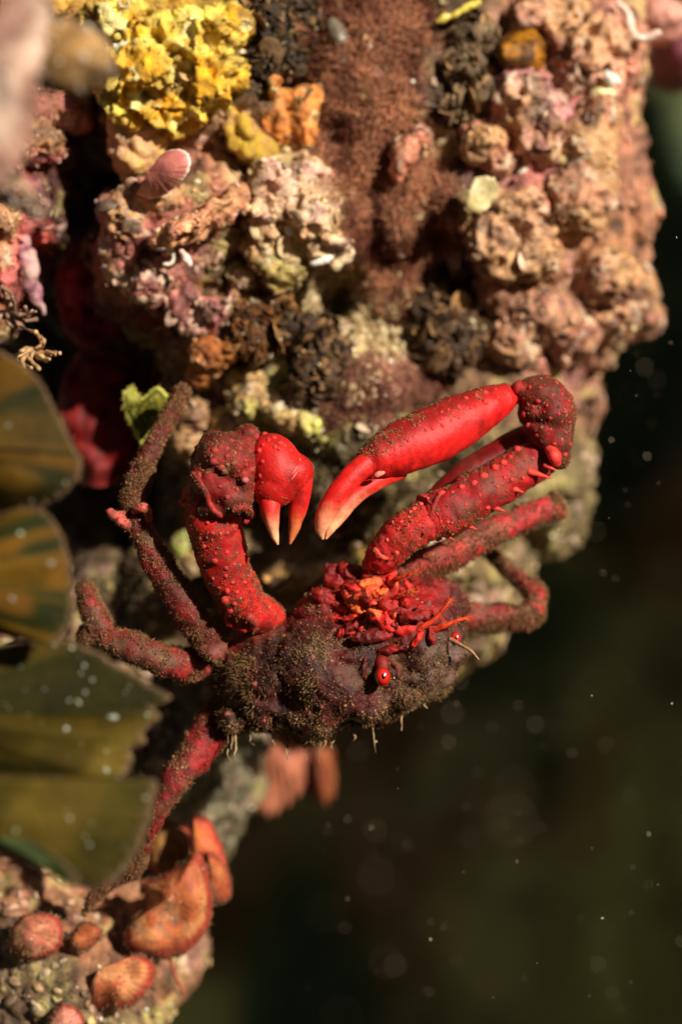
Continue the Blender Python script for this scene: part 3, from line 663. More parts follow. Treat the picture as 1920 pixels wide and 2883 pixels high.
lump_thing('orange_algae', 'fuzzy orange nub in the cave above the left claw', 'algae', [(590, 990, 60, .35, 55, 0, .3), (560, 1040, 40, .3, 45, 0, .3), (640, 980, 30, .3, 40, 0, .25)], M['sponge'], (195, 120, 58), (170, 90, 40), 0.09, 74)
blade('green_alga', 'small yellow green torn blade behind the upright leg tip', 'algae', [(345, 1105), (350, 1150), (370, 1200), (395, 1245), (420, 1220), (460, 1150), (470, 1110), (440, 1090), (400, 1120), (375, 1088)], (420, 1170), 2.3, ((112, 105, 30), (70, 70, 15), (165, 160, 70)), M['blade'], 75, close=True, rim=(190, 185, 90), rimw=.12, hairs=250, hair_c=(200, 190, 90), thick=.05)
blade('sea_squirt', 'amber brown sea squirt patch among the upper right coralline', 'sea squirt', [(1430, 90), (1490, 75), (1525, 110), (1535, 160), (1520, 195), (1470, 205), (1410, 180), (1400, 130)], (1470, 140), on_rock(1470, 140)[0][1] - .45, ((120, 72, 12), (72, 42, 8), (165, 108, 18)), M['flesh'], 76, thick=.3, bulge=.2, wave=.3, f=9, close=True)
blade('shell_flake', 'pale straw coloured flake lying right of the brown turf', 'shell', [(1335, 500), (1375, 495), (1400, 515), (1395, 560), (1350, 600), (1315, 585), (1318, 540)], (1355, 545), on_rock(1355, 545)[0][1] - .5, ((205, 185, 135), (180, 165, 105), (215, 195, 150)), M['shell'], 77, close=True, thick=.08, tilt=(.2, .1))
# white fragments
def frag(name, label, pts, seed, c=(250, 246, 232), lift=0.1, r=None):
    h = on_rock(pts[0][0], pts[0][1])[0]
    V, F = tube([(a, b, h[1] - lift, q) for a, b, q in pts], 16, 40, lump=.05, seed=seed, lscale=4)
    tag(add(name, V, F, M['white'], None, lin(c) * (0.9 + .25 * fbm(V, 4, 2, seed))[:, None]), label, 'shell')
frag('shell_fragment', 'white broken shell glowing on the yellow sponge', [(325, 130, 10), (355, 138, 26), (390, 148, 24), (410, 158, 8)], 81, (255, 250, 225), .55)
frag('shell_fragment', 'bright white shell scrap at the right rim, upper piece', [(1705, 205, 8), (1720, 222, 20), (1740, 232, 10)], 82, (255, 252, 238), .5)
frag('shell_fragment', 'cream shell scrap at the right rim, lower piece', [(1665, 258, 9), (1690, 266, 22), (1722, 262, 12)], 83, (250, 235, 165), .5)
frag('shell_fragment', 'white chip at the lip of the hollow in the rock', [(880, 740, 7), (905, 732, 13), (930, 722, 8)], 84, (255, 245, 230), .35)
frag('shell_fragment', 'yellow rod-like shell splinter at the top edge', [(1232, 62, 9), (1290, 35, 13), (1345, 8, 11)], 85, (240, 215, 95), .3)
frag('shell_fragment', 'pale green oval limpet left of the hollow', [(715, 728, 10), (750, 722, 24), (785, 716, 12)], 86, (190, 200, 150), .3)
frag('worm_tube', 'white crescent worm tube under the peach ledge', [(462, 745, 5), (482, 742, 8), (490, 722, 9), (478, 708, 5)], 87, (240, 225, 200), .45)
frag('worm_tube', 'pale chalky worm tube at the top right corner', [(1740, 10, 10), (1765, 40, 13), (1775, 90, 14), (1800, 108, 12), (1850, 95, 9)], 88, (235, 200, 180), .3)
frag('shell_fragment', 'small yellow shell bead on the tan right bulge', [(1585, 440, 8), (1595, 455, 15), (1608, 462, 7)], 89, (240, 225, 150), .3)
frag('worm_tube', 'pinkish white worm tube beside the white crescent', [(512, 708, 6), (522, 726, 8), (534, 745, 6)], 90, (240, 195, 180), .4)
frag('barnacle', 'ringed grey barnacle in the dark gap at the top', [(930, 70, 22), (950, 95, 30), (960, 115, 24)], 92, (120, 110, 90), .15)
# bright pink knob at the top right corner, and the dim reef knob behind it
lump = ell(1860, 60, 5.0, 75, .6, 62)
V, F = remesh([lump, ell(1800, 90, 5.2, 50, .5, 30)], .04, 3); V += normals(V, F) * (.12 * fbm(V, 2, 3, 5) + .08 * (0.5 - worley(V, 3, 4)))[:, None]
tag(add('coralline_algae', V, F, M['coral'], None, mixc(lin((212, 150, 130)), lin((195, 120, 110)), fbm(V, 2, 2, 1) + .5)), 'pink coralline knob with chalky edges in the top right corner', 'coralline algae', 'coralline crusts on the rock')
V, F = remesh([ell(1900, 170, 10, 85, 1.0, 70), ell(1960, 120, 10.5, 100, 1.2, 100)], .08, 3); V += normals(V, F) * (.25 * fbm(V, 1.2, 3, 5))[:, None]
tag(add('coralline_algae', V, F, M['coral'], None, lin((110, 42, 55))), 'dim purple red knob blurred behind the top right corner', 'coralline algae', 'coralline crusts on the rock')

# orange fans on the lower left rock
def fan(label, outline, base, y0, seed, c=((178, 98, 54), (165, 84, 50), (186, 122, 76)), **kw):
    kw.setdefault('thick', .18); kw.setdefault('bulge', .4); kw.setdefault('wave', .14); kw.setdefault('close', True); kw.setdefault('hairs', 420)
    return blade('orange_fan_algae', label, 'algae', outline, base, y0, c, M['fan'], seed, 'orange fans on the lower left rock', rim=(158, 58, 44), rimw=.22, f=2.5, jag=3, **kw)
fan('large orange fan at the right of the lower left rock', [(400, 2490), (410, 2555), (360, 2605), (352, 2655), (392, 2694), (455, 2702), (522, 2684), (575, 2632), (598, 2560), (592, 2480), (560, 2400), (500, 2440)], (490, 2520), 2.4, 101)
fan('lowest orange fan, broad and half-moon shaped', [(240, 2800), (250, 2830), (290, 2845), (340, 2845), (390, 2820), (430, 2770), (440, 2730), (420, 2700), (360, 2695)], (280, 2730), 2.0, 102)
fan('tall narrow red rimmed fan above the large orange fan', [(545, 2290), (590, 2305), (622, 2370), (642, 2440), (645, 2500), (610, 2535), (570, 2510), (545, 2430), (535, 2340)], (555, 2410), 3.4, 103, ((190, 85, 55), (170, 60, 50), (200, 110, 55)), bulge=.2)
fan('small orange fan folded up behind the large one', [(395, 2510), (400, 2480), (440, 2470), (500, 2470), (545, 2450), (560, 2470), (520, 2520), (450, 2540)], (460, 2530), 2.9, 104, ((205, 105, 75), (190, 85, 60), (215, 130, 85)), bulge=.1)
fan('little orange fan left of the large one', [(195, 2640), (200, 2670), (230, 2680), (265, 2660), (285, 2630), (270, 2605), (230, 2600)], (225, 2635), 1.9, 105, bulge=.15)
fan('pinkish sediment dusted fan at the left of the lower left rock', [(30, 2620), (30, 2670), (60, 2700), (110, 2700), (160, 2680), (180, 2630), (160, 2580), (100, 2570), (60, 2580)], (100, 2630), 1.7, 106, ((205, 130, 95), (190, 110, 85), (200, 160, 110)), hairs=200)
fan('dull pink fan tucked between the little fan and the lowest fan', [(165, 2690), (175, 2740), (215, 2765), (250, 2740), (250, 2690), (215, 2670)], (210, 2710), 2.3, 109, ((175, 105, 80), (150, 84, 66), (185, 130, 100)), bulge=.2)
fan('orange red fan whose rim shows beyond the tall narrow fan', [(585, 2400), (620, 2420), (648, 2470), (650, 2520), (620, 2545), (585, 2530), (570, 2460)], (605, 2480), 3.0, 110, ((175, 92, 50), (150, 70, 42), (180, 120, 60)), bulge=.2)
fan('pale pink lobe at the bottom edge', [(130, 2883), (145, 2850), (180, 2825), (220, 2840), (240, 2880), (200, 2920)], (185, 2890), 1.7, 107, ((225, 150, 120), (210, 130, 110), (230, 170, 140)), bulge=.2)
fan('dark ochre fan in shade between leaf and large orange fan', [(420, 2320), (470, 2310), (530, 2330), (550, 2400), (540, 2460), (480, 2480), (430, 2450), (410, 2390)], (480, 2420), 4.0, 108, ((140, 95, 40), (95, 60, 35), (150, 120, 60)), bulge=.2, hairs=250)
# blurred lobes hanging behind the crab
def back(label, outline, base, y0, seed, c):
    blade('hanging_algae_lobe', label, 'algae', outline, base, y0, c, M['fan'], seed, 'lobes hanging behind the crab', f=3, thick=.25, bulge=.6, wave=.3, jag=14)
back('blurred salmon lobe hanging behind the crab body', [(650, 2060), (665, 2150), (690, 2240), (735, 2290), (790, 2280), (850, 2220), (865, 2130), (860, 2050)], (770, 2000), 9.0, 111, ((165, 98, 72), (140, 72, 56), (160, 108, 76)))
back('blurred orange brown lobe at the right end behind the crab body', [(830, 2100), (850, 2180), (880, 2250), (920, 2265), (945, 2220), (940, 2120), (920, 2060)], (880, 2020), 9.4, 112, ((140, 72, 40), (105, 46, 32), (140, 84, 50)))
back('blurred grey green lobe hanging below the crab left side', [(520, 2180), (510, 2250), (560, 2300), (640, 2300), (700, 2250), (700, 2150), (650, 2080)], (600, 2080), 7.5, 113, ((105, 98, 72), (85, 80, 66), (115, 110, 78)))
V, F = tube([(478, 2690, 2.6, 5), (492, 2740, 2.5, 5), (520, 2800, 2.4, 4)], 8, 20)
tag(add('filament', V, F, M['turf'], None, lin((150, 70, 45))), 'thin orange filament hanging below the large orange fan', 'filament')

# pale feathery hydroids at the left edge
def tuft(label, cx, cy, y, n, L, seed, c):
    rg = np.random.default_rng(seed); b = P(cx, cy, y); root = thing('hydroid_tuft', label, 'hydroid', b, 'pale tufts at the left edge')
    Vs, Fs, o = [], [], 0
    for k in range(n):
        a = rg.uniform(-2.6, 2.6); l = L * rg.uniform(.5, 1)
        pts = [(cx + l * q * math.sin(a + .9 * q) + 9 * rg.normal() * q, cy + l * q * math.cos(a + .8 * q) * .8 + 6 * rg.normal() * q, y - .5 * q * rg.random(), 8 - 5 * q + 2.5 * (q == 1)) for q in (0, .35, .7, 1)]
        v, f = tube(pts, 8, 16, lump=.03, seed=k); add('branch', v, f, M['bits'], root, lin(c) * rg.uniform(.6, 1.2))
tuft('pale tuft of stubby branches at the left edge above the top leaf', 20, 880, 1.4, 15, 100, 121, (150, 115, 92))
tuft('cream tuft of short branches just above the top leaf', 100, 985, 1.2, 14, 75, 122, (190, 150, 104))

# ------------------------------------------------------------------ foreground leaves
def leaf(label, outline, base, y0, seed, c, **kw):
    return blade('fan_leaf', label, 'leaf', outline, base, y0, c, M['blade'], seed, 'green brown fan leaves in the left foreground', rim=(112, 88, 62), rimw=.022, hairs=700, hair_c=(125, 100, 72), thick=.06, jag=kw.pop('jag', 5), **kw)
leaf('topmost green brown leaf in the left foreground', [(-120, 960), (0, 990), (60, 1020), (130, 1100), (180, 1200), (215, 1270), (230, 1290), (215, 1350), (170, 1400), (100, 1430), (40, 1437), (-60, 1440)], (-330, 1240), -4.6, 131, ((80, 54, 8), (30, 30, 4), (84, 60, 12)), bulge=.5, dots=10)
leaf('small olive leaf with brown streaks, second from the top', [(-80, 1462), (0, 1452), (60, 1432), (130, 1440), (172, 1500), (195, 1580), (206, 1650), (200, 1740), (172, 1790), (140, 1812), (60, 1800), (-80, 1770)], (-330, 1630), -5.0, 132, ((90, 64, 8), (32, 36, 4), (96, 64, 12)), bulge=.4, dots=8, f=20)
leaf('large olive leaf with a torn notched right edge and white spots', [(-60, 1840), (60, 1812), (180, 1806), (260, 1830), (350, 1880), (430, 1930), (484, 1966), (438, 1992), (452, 2022), (404, 2060), (410, 2090), (372, 2110), (376, 2140), (350, 2185), (300, 2205), (100, 2200), (-60, 2190)], (-420, 2000), -4.4, 133, ((62, 50, 7), (36, 34, 4), (96, 80, 24)), bulge=.3, dots=46, jag=7, f=9)
leaf('dark olive lowest leaf with white spots', [(-60, 2196), (120, 2188), (250, 2196), (380, 2190), (440, 2200), (436, 2250), (420, 2320), (395, 2390), (345, 2460), (290, 2500), (225, 2490), (150, 2440), (60, 2370), (-60, 2290)], (-420, 2200), -5.2, 134, ((54, 46, 6), (33, 34, 4), (76, 62, 13)), bulge=.45, dots=34, f=9)
leaf('narrow dark green leaf seen edge-on under the lowest leaf', [(-60, 2270), (60, 2345), (140, 2400), (215, 2462), (222, 2490), (200, 2496), (120, 2440), (-60, 2345)], (-200, 2240), -5.9, 135, ((34, 46, 12), (26, 36, 8), (62, 74, 40)), bulge=.1, tilt=(0, -.6))
def front(label, outline, base, y0, seed, c):
    blade('foreground_frond', label, 'algae', outline, base, y0, c, M['blade'], seed, 'blurred fronds in the top left foreground', f=9, thick=.08, bulge=.3, jag=12, dots=70, dot_c=(235, 215, 195), hairs=300, hair_c=(190, 160, 130))
front('blurred brown frond in the top left foreground', [(120, 60), (200, 50), (290, 110), (325, 190), (300, 240), (200, 260), (110, 240), (90, 150)], (60, 160), -6.5, 141, ((150, 114, 66), (104, 76, 44), (165, 132, 88)))
front('blurred pinkish beige frond along the top left edge', [(60, -60), (140, 20), (130, 120), (110, 250), (90, 380), (40, 500), (-60, 560), (-120, 300)], (-120, 200), -7.5, 142, ((165, 125, 108), (135, 98, 82), (190, 160, 140)))
front('blurred pale tan frond tip under the pinkish beige one', [(20, 480), (60, 500), (110, 560), (128, 600), (100, 612), (40, 590), (-30, 560)], (-40, 510), -5.0, 143, ((140, 105, 82), (115, 84, 62), (160, 125, 95)))

# ------------------------------------------------------------------ the crab
crab = thing('crab', 'bright red spider crab with sediment covered shell clinging to the rock', 'crab', P(850, 1850, 1.2))
RED = lin((202, 32, 27)); DRED = lin((140, 16, 18)); MAROON = lin((72, 22, 18)); BEIGE = lin((168, 132, 86)); PALE = lin((246, 168, 122))
def bristle(owner, V, F, n, L, c1=BEIGE, c2=MAROON, seed=0, weight=None, rad=(0.005, 0.011), name='bristles', bend=0.6, droop=None, dark=.5):
    rg = np.random.default_rng(seed)
    w = 0.06 + sstep(-0.05, 0.35, fbm(V, 2.2, 3, seed + 3))
    if weight is not None: w = w * weight
    p, nn, i = sample(V, F, n, w, rg)
    t = mixc(np.asarray(c1), np.asarray(c2), rg.random(n) * dark * 2) * rg.uniform(0.5, 1.25, (n, 1))
    v, f, t = spikes(p, nn, rg.uniform(*L, n), rg.uniform(*rad, n), t, bend, droop=droop, rng=rg)
    return add(name, v, f, M['fuzz'], owner, t, kind='stuff')
def dust(owner, V, F, n, seed, weight=None, size=-4.3, c1=BEIGE, c2=(0.10, 0.05, 0.03)):
    rg = np.random.default_rng(seed)
    w = 0.05 + sstep(0.0, 0.3, fbm(V, 3.0, 3, seed + 3))
    if weight is not None: w = w * weight
    p, nn, i = sample(V, F, n, w, rg)
    t = mixc(np.asarray(c1), np.asarray(c2), rg.random(n)) * rg.uniform(0.6, 1.3, (n, 1))
    v, f, t = grains(p, nn, rg.lognormal(size, .45, n), t, sub=0, rng=rg)
    return add('sediment', v, f, M['fuzz'], owner, t, kind='stuff', smooth=False)
_tub = {}
def tubercle(owner, loc, nrm, r, col, tall=1.0, name='tubercle'):
    """rounded (or pointed) shell bump; meshes are shared between alike bumps"""
    key = (name, tuple(np.round(col, 2)), round(tall, 1))
    if key not in _tub:
        v, f = ico(2); h = np.clip(v[:, 2], 0, 1)
        if tall > 1.3: v = v * np.stack([1 - .75 * h, 1 - .75 * h, 1 + 0 * h], 1)
        v = v * (1 + .10 * fbm(v, 2.0, 2, 3))[:, None] * np.array([1, 1, tall])
        T = mixc(np.asarray(col) * .8, np.clip(np.asarray(col) * 1.25 + .015, 0, 1), h)
        _tub[key] = mesh_np(name, v, f, M['tub'], T)
    o = bpy.data.objects.new(name, _tub[key]); COL.objects.link(o); o.parent = owner
    o.location = np.asarray(loc) - ORG.get(owner.name, np.array(owner.location)); q_ = np.random.default_rng(int(abs(loc[0] * 9973 + loc[2] * 7919)) % 99991); j_ = q_.uniform(.85, 1.25); o.scale = (r * j_ * q_.uniform(.8, 1.2), r * j_, r * j_ * q_.uniform(.7, 1.1))
    o.rotation_euler = Vector(nrm).to_track_quat('Z', 'Y').to_euler()
    return o
def tubs_at(owner, V, F, pts, col, rng_=(12, 16), tall=0.9, lift=0.0):
    tr = bvh(V, F)
    for q in pts:
        h = hit(tr, q[0], q[1])
        if h is None:                                 # on the outline: nearest surface point
            near, nn, _, _ = tr.find_nearest(Vector(P(q[0], q[1], V[:, 1].mean())))
            h = (np.array(near), np.array(nn))
        r = (q[2] if len(q) > 2 else random.uniform(*rng_)); r = r * PXS * (.84 if r >= 11 else .76); lift = -.35 * r
        tubercle(owner, h[0] + h[1] * lift, h[1] + 0.25 * np.random.default_rng(int(q[0])).normal(size=3), r, col, tall)
def tubs_rand(owner, V, F, n, r, col, seed, weight=None, tall=0.9):
    rg = np.random.default_rng(seed); N = normals(V, F)
    w = (N[:, 1] < 0.3).astype(float)
    if weight is not None: w = w * weight
    p, nn, i = sample(V, F, n, w, rg)
    for k in range(n): tubercle(owner, p[k], nn[k], rg.uniform(*r) * PXS, col, tall)
def shade(V, c1, c2, scale=2.5, seed=0, lo=-.3, hi=.35):
    return mixc(c1, c2, sstep(lo, hi, fbm(V, scale, 3, seed)))

def ridge(owner, V, F, pts, col, name, mat='crab', seed=0, fuzz=0, k=.7):
    tr = bvh(V, F); Q = []
    for a, b, r in pts:
        h_ = hit(tr, a, b)
        y_ = h_[0][1] if h_ else tr.find_nearest(Vector(P(a, b, V[:, 1].mean())))[0].y
        Q.append((a, b, y_ + .2 * r * k * PXS, r * k))
    v, f = tube(Q, 16, 44, lump=.03, seed=seed, lscale=5)
    o = add(name, v, f, M[mat], owner, mixc(np.asarray(col) * .6, np.asarray(col), fbm(v, 4, 2, seed) + .5))
    if fuzz: bristle(o, v, f, fuzz, (.02, .045), seed=seed + 20)
    return o
# body: one continuous shell
B = [(800, 1890, 1.5, 205, 1.35, 165, 12), (930, 1880, 1.2, 220, 1.35, 175, 14), (1060, 1840, 1.0, 200, 1.15, 160, 15), (1150, 1800, 0.8, 150, 1.0, 130, 10),
     (760, 1960, 1.4, 130, 1.1, 100, 0), (880, 1990, 1.2, 150, 1.1, 85, 0), (1060, 1950, 0.9, 140, .85, 85, 20), (1190, 1890, 0.75, 95, .7, 62, 22), (1250, 1850, 0.7, 58, .55, 44, 20),
     (1040, 1690, 1.1, 110, .95, 95, 0), (930, 1710, 1.3, 120, .9, 75, 32), (840, 1790, 1.5, 140, .9, 75, 30), (720, 1850, 1.7, 90, .8, 70, 30),
     (1180, 1690, 1.6, 110, .9, 75, 0), (1250, 1710, 1.7, 62, .6, 55, 0), (1140, 1740, 0.6, 110, .7, 70, 0), (1240, 1790, 0.7, 62, .5, 45, 10),
     (740, 1945, .75, 45, .45, 40, 0), (880, 1925, .45, 50, .5, 42, 0), (1045, 1995, .35, 55, .42, 32, 15), (1080, 1880, .25, 60, .45, 34, 60), (660, 2015, 1.1, 50, .6, 42, 0), (900, 2045, .8, 70, .6, 36, 0),
     (1130, 1960, .4, 50, .4, 34, 20), (820, 1860, .55, 40, .4, 40, 0), (985, 1850, .3, 60, .45, 50, 0)]
bV, bF = remesh([ell(*b) for b in B], 0.03, 4)
bN = normals(bV, bF)
bV = bV + bN * (0.13 * fbm(bV, 1.5, 3, 201) + 0.06 * (0.5 - worley(bV, 2.2, 202)) + .05 * (.5 - worley(bV, 5.5, 208)) + .03 * fbm(bV, 8, 2, 203))[:, None]
bx, by = toPx(bV)
mouth = sstep(1.25, .55, np.hypot((bx - 1090) / 190, (by - 1690) / 110) + .25 * fbm(bV, 2, 3, 207)) * (by < 1830)
edge = sstep(60, 10, np.abs((by - 1820) + (bx - 640) * 0.60) ) * (bx < 980)                  # red seam along the shell margin
bT = shade(bV, lin((84, 20, 20)), lin((48, 18, 14)), 2.0, 204)
bT = mixc(bT, lin((104, 72, 46)), .45 * sstep(.1, .35, fbm(bV, 3.0, 3, 205)))
bT = mixc(bT, lin((160, 26, 22)), mouth * .95); bT = mixc(bT, lin((130, 32, 26)), .6 * edge)
bT = mixc(bT, lin((120, 98, 84)), .55 * sstep(1120, 1230, bx) * sstep(1760, 1840, by))             # greyish snout
body = add('body', bV, bF, M['body'], crab, bT)
BODY = bvh(bV, bF)
furry = 1 - .92 * mouth
down = sstep(1780, 1980, by)
bristle(body, bV, bF, 15000, (.02, .065), lin((128, 84, 56)), lin((56, 20, 16)), 211, furry * (.25 + sstep(-.05, .3, fbm(bV, 1.9, 3, 219))), (.0035, .0075))
bristle(body, bV, bF, 3800, (.05, .15), lin((150, 118, 78)), lin((120, 84, 54)), 212, furry * down * sstep(.05, .3, fbm(bV, 1.8, 3, 218)), (.003, .007))
spots = [(740, 1940, 40), (890, 1930, 38), (1040, 1990, 45), (640, 2035, 35), (905, 2050, 45), (790, 2062, 50), (1130, 2010, 35), (1085, 1975, 40), (690, 1870, 25), (860, 1800, 50), (920, 1840, 30), (1180, 1930, 40), (1230, 1870, 40), (700, 2050, 45), (960, 1965, 30), (1150, 1850, 40), (1000, 1790, 40), (740, 1990, 30)]
cl = sum(np.exp(-((bx - a) ** 2 + (by - b) ** 2) / (r * r)) for a, b, r in spots) * (bN[:, 1] < .4)
bristle(body, bV, bF, 7000, (.025, .075), lin((188, 155, 102)), lin((140, 108, 68)), 214, cl + .02, (.003, .007), 'silt_clump', .9)
dust(body, bV, bF, 6500, 213, furry * (.15 + sstep(.0, .3, fbm(bV, 1.7, 3, 220))), -4.85)
tubs_at(body, bV, bF, [(800, 1790, 9), (790, 1822, 10), (735, 1838, 9), (880, 1848, 12), (832, 1868, 8), (716, 1925, 10), (686, 1948, 8), (790, 1895, 10), (760, 1800, 8), (850, 1775, 8), (895, 1765, 9), (935, 1775, 8), (640, 2010, 12), (905, 1990, 9), (840, 1985, 9),
    (960, 1930, 9), (1000, 1800, 8), (1120, 1880, 9), (1180, 1955, 10), (1240, 1900, 8), (700, 1880, 7), (1040, 2020, 10), (810, 2050, 10), (1130, 2005, 10), (745, 2030, 9), (950, 2020, 8)], lin((128, 62, 46)), tall=1.0)
tubs_at(body, bV, bF, [(1262, 1642, 13), (1302, 1682, 13), (1235, 1622, 10), (1285, 1725, 10), (1190, 1620, 10), (1205, 1700, 18), (1240, 1680, 12)], lin((120, 50, 44)), tall=1.5)
# hanging strands
def strand(pts, col, r=3.0, name='strand', owner=body, mat='fuzz', seg=7, taper=.45):
    A = np.asarray(pts, float); k = np.linspace(1, taper, len(A)) * r
    V, F = tube(np.concatenate([A, k[:, None]], 1), seg, 26, lump=.012, seed=int(A[0, 0]), lscale=9)
    return add(name, V, F, M[mat], owner, np.asarray(col))
rs = np.random.default_rng(5)
for (a, b, l) in [(640, 2085, 60), (655, 2075, 34), (662, 2095, 46), (800, 2078, 62), (808, 2085, 40), (845, 2075, 34), (855, 2070, 70), (905, 2065, 82), (912, 2060, 50), (930, 2075, 38), (945, 2070, 40), (880, 2072, 26), (765, 2080, 22), (1048, 2040, 78), (1130, 2020, 36), (1190, 1968, 26), (1275, 1880, 22), (700, 2072, 26), (990, 2055, 30), (1230, 1915, 24)]:
    sx = rs.uniform(-14, 20)
    strand([(a, b - 22, .8, ), (a + sx * .3, b + l * .3, .7), (a + sx * .5 + rs.normal() * 5, b + l * .65, .65), (a + sx + rs.normal() * 4, b + l, .65)], lin((158, 130, 92)) * rs.uniform(.6, 1.1), rs.uniform(2.2, 3.6))
tubercle(body, P(1058, 2088, .66), (0, -1, 0), 5 * PXS, lin((150, 125, 95)), name='bead')
# snout spines and antennae
strand([(1268, 1800, .1), (1295, 1815, 0), (1325, 1832, -.1), (1340, 1848, -.1), (1346, 1856, -.1)], lin((165, 120, 90)), 6, 'antenna', body, 'tub', 8, .5)
for pts, r in [([(1150, 1800, .0), (1185, 1768, -.15), (1220, 1745, -.2), (1255, 1706, -.25), (1266, 1692, -.25)], 12), ([(1200, 1785, .0), (1245, 1765, -.15), (1280, 1750, -.2), (1318, 1738, -.2)], 11), ([(1100, 1640, .1), (1130, 1625, -.05), (1160, 1615, -.1), (1186, 1602, -.1)], 8), ([(1090, 1690, .0), (1130, 1672, -.2), (1165, 1668, -.25)], 6)]:
    a = strand(pts, lin((215, 62, 30)), r, 'antennule', body, 'flesh', 10, .2)
    A = catmull(np.asarray(pts, float), 24)[12:]
    p = P(A[:, 0], A[:, 1], A[:, 2]); p = np.repeat(p, 4, 0); k = len(p)
    d = rs.normal(size=(k, 3)) * .6 + (p[-1] - p[0]) / np.linalg.norm(p[-1] - p[0])
    v, f, t = spikes(p, d, rs.uniform(.06, .13, k), .006, lin((215, 90, 40)), .3)
    add('setae', v, f, M['flesh'], a, t, kind='stuff')
# mouthparts: fleshy plates
def petal(cx, cy, y, L, W, rot, col, name='mouthpart', thick=.05, seed=0):
    v, f = ico(3); v = v.copy(); w = v.copy()
    w[:, 0] = v[:, 0] * L * PXS; w[:, 2] = v[:, 2] * W * PXS * (1 - .35 * v[:, 0]); w[:, 1] = v[:, 1] * thick - .25 * W * PXS * (1 - (v[:, 2]) ** 2) + .18 * L * PXS * v[:, 0] ** 2
    V = rotz2(w, rot) + P(cx, cy, y); V = V + .012 * np.stack([fbm(V, 6, 2, seed), fbm(V, 6, 2, seed + 1), fbm(V, 6, 2, seed + 2)], 1)
    T = mixc(np.asarray(col) * .75, np.clip(np.asarray(col) * 1.35, 0, 1), sstep(-.6, .9, v[:, 0]))
    return add(name, V, f, M['flesh'], body, T)
OR = lin((232, 92, 48)); RR = lin((205, 34, 26)); DR = lin((130, 22, 20))
MP = [(1000, 1700, -.05, 46, 18, 40, OR), (985, 1690, 0, 40, 15, 60, OR), (1012, 1720, -.05, 30, 14, 10, OR), (960, 1712, .05, 42, 15, 30, OR), (1042, 1645, .0, 42, 20, -10, OR), (1030, 1668, .0, 46, 14, -25, OR), (1055, 1630, .1, 40, 12, 10, RR), (1070, 1670, .0, 30, 10, -30, OR),
      (1005, 1735, -.02, 50, 11, -12, RR), (960, 1740, .05, 45, 10, 5, RR), (1050, 1740, -.1, 34, 14, 60, RR), (1068, 1735, -.1, 36, 12, 30, OR), (1110, 1705, -.1, 50, 24, 10, RR), (1140, 1695, -.1, 26, 14, 70, RR), (1090, 1755, -.15, 62, 26, 25, RR), (1130, 1770, -.15, 55, 22, 10, RR),
      (950, 1640, .15, 70, 34, 62, DR), (990, 1620, .15, 55, 26, 50, DR), (925, 1690, .2, 60, 24, 35, DR), (1100, 1650, .05, 30, 12, 80, RR), (1150, 1655, .1, 28, 10, 70, RR), (1175, 1800, -.15, 40, 13, -58, RR), (1215, 1790, -.1, 30, 12, 75, RR), (1160, 1740, -.05, 40, 20, -10, lin((150, 30, 28))),
      (1200, 1740, .05, 45, 22, 20, lin((140, 34, 32))), (1010, 1760, .0, 70, 20, -20, lin((150, 30, 26))), (1050, 1790, -.05, 70, 20, -8, lin((125, 26, 22))), (1120, 1825, -.12, 60, 14, -12, lin((150, 36, 30))), (1000, 1660, .05, 40, 14, 20, RR), (1090, 1620, .15, 34, 12, -20, RR)]
groups = {}
for k, q in enumerate(MP):
    key = 'mouth_fold' if q[6] is OR else 'mouth_plate' if q[6] is RR else 'jaw_cover'
    fy = hit(BODY, q[0], q[1]); y = (fy[0][1] + .02 - .05 * (k % 3)) if fy else q[2]
    groups.setdefault((key, k % 2 if key != 'jaw_cover' else k), []).append(ell(q[0], q[1], y, q[3] * .92, .085 + .03 * (k % 2), q[4] * .95, -q[5]))
for k, ((key, _), parts) in enumerate(groups.items()):
    V, F = remesh(parts, .015, 2); N = normals(V, F)
    V = V + N * (.035 * fbm(V, 5, 3, 600 + k) + .02 * (.5 - np.abs(fbm(V, 7, 2, 640 + k)) * 3))[:, None]
    ca, cb = dict(mouth_fold=((240, 112, 56), (200, 52, 30)), mouth_plate=((212, 40, 30), (150, 22, 18)), jaw_cover=((140, 26, 23), (96, 22, 18)))[key]
    for V, F in pieces(V, F):
      o = add(key, V, F, M['flesh'], body, shade(V, lin(ca), lin(cb), 4.5, 610 + k, -.2, .3))
      bristle(o, V, F, min(160, 20 + len(V) // 20), (.02, .06), lin((180, 70, 40)), lin((130, 60, 40)), 620 + k, None, (.002, .005), 'setae')
for k in range(34):                                   # small pleated plates between them
    a, b = 940 + rs.uniform(0, 240), 1620 + rs.uniform(0, 165); fy = hit(BODY, a, b)
    petal(a, b, (fy[0][1] - .07) if fy else .1, rs.uniform(8, 17), rs.uniform(4, 8), rs.uniform(-40, 100), (OR if k % 3 == 0 else RR) * rs.uniform(.25, .85), 'palp', .03, k)
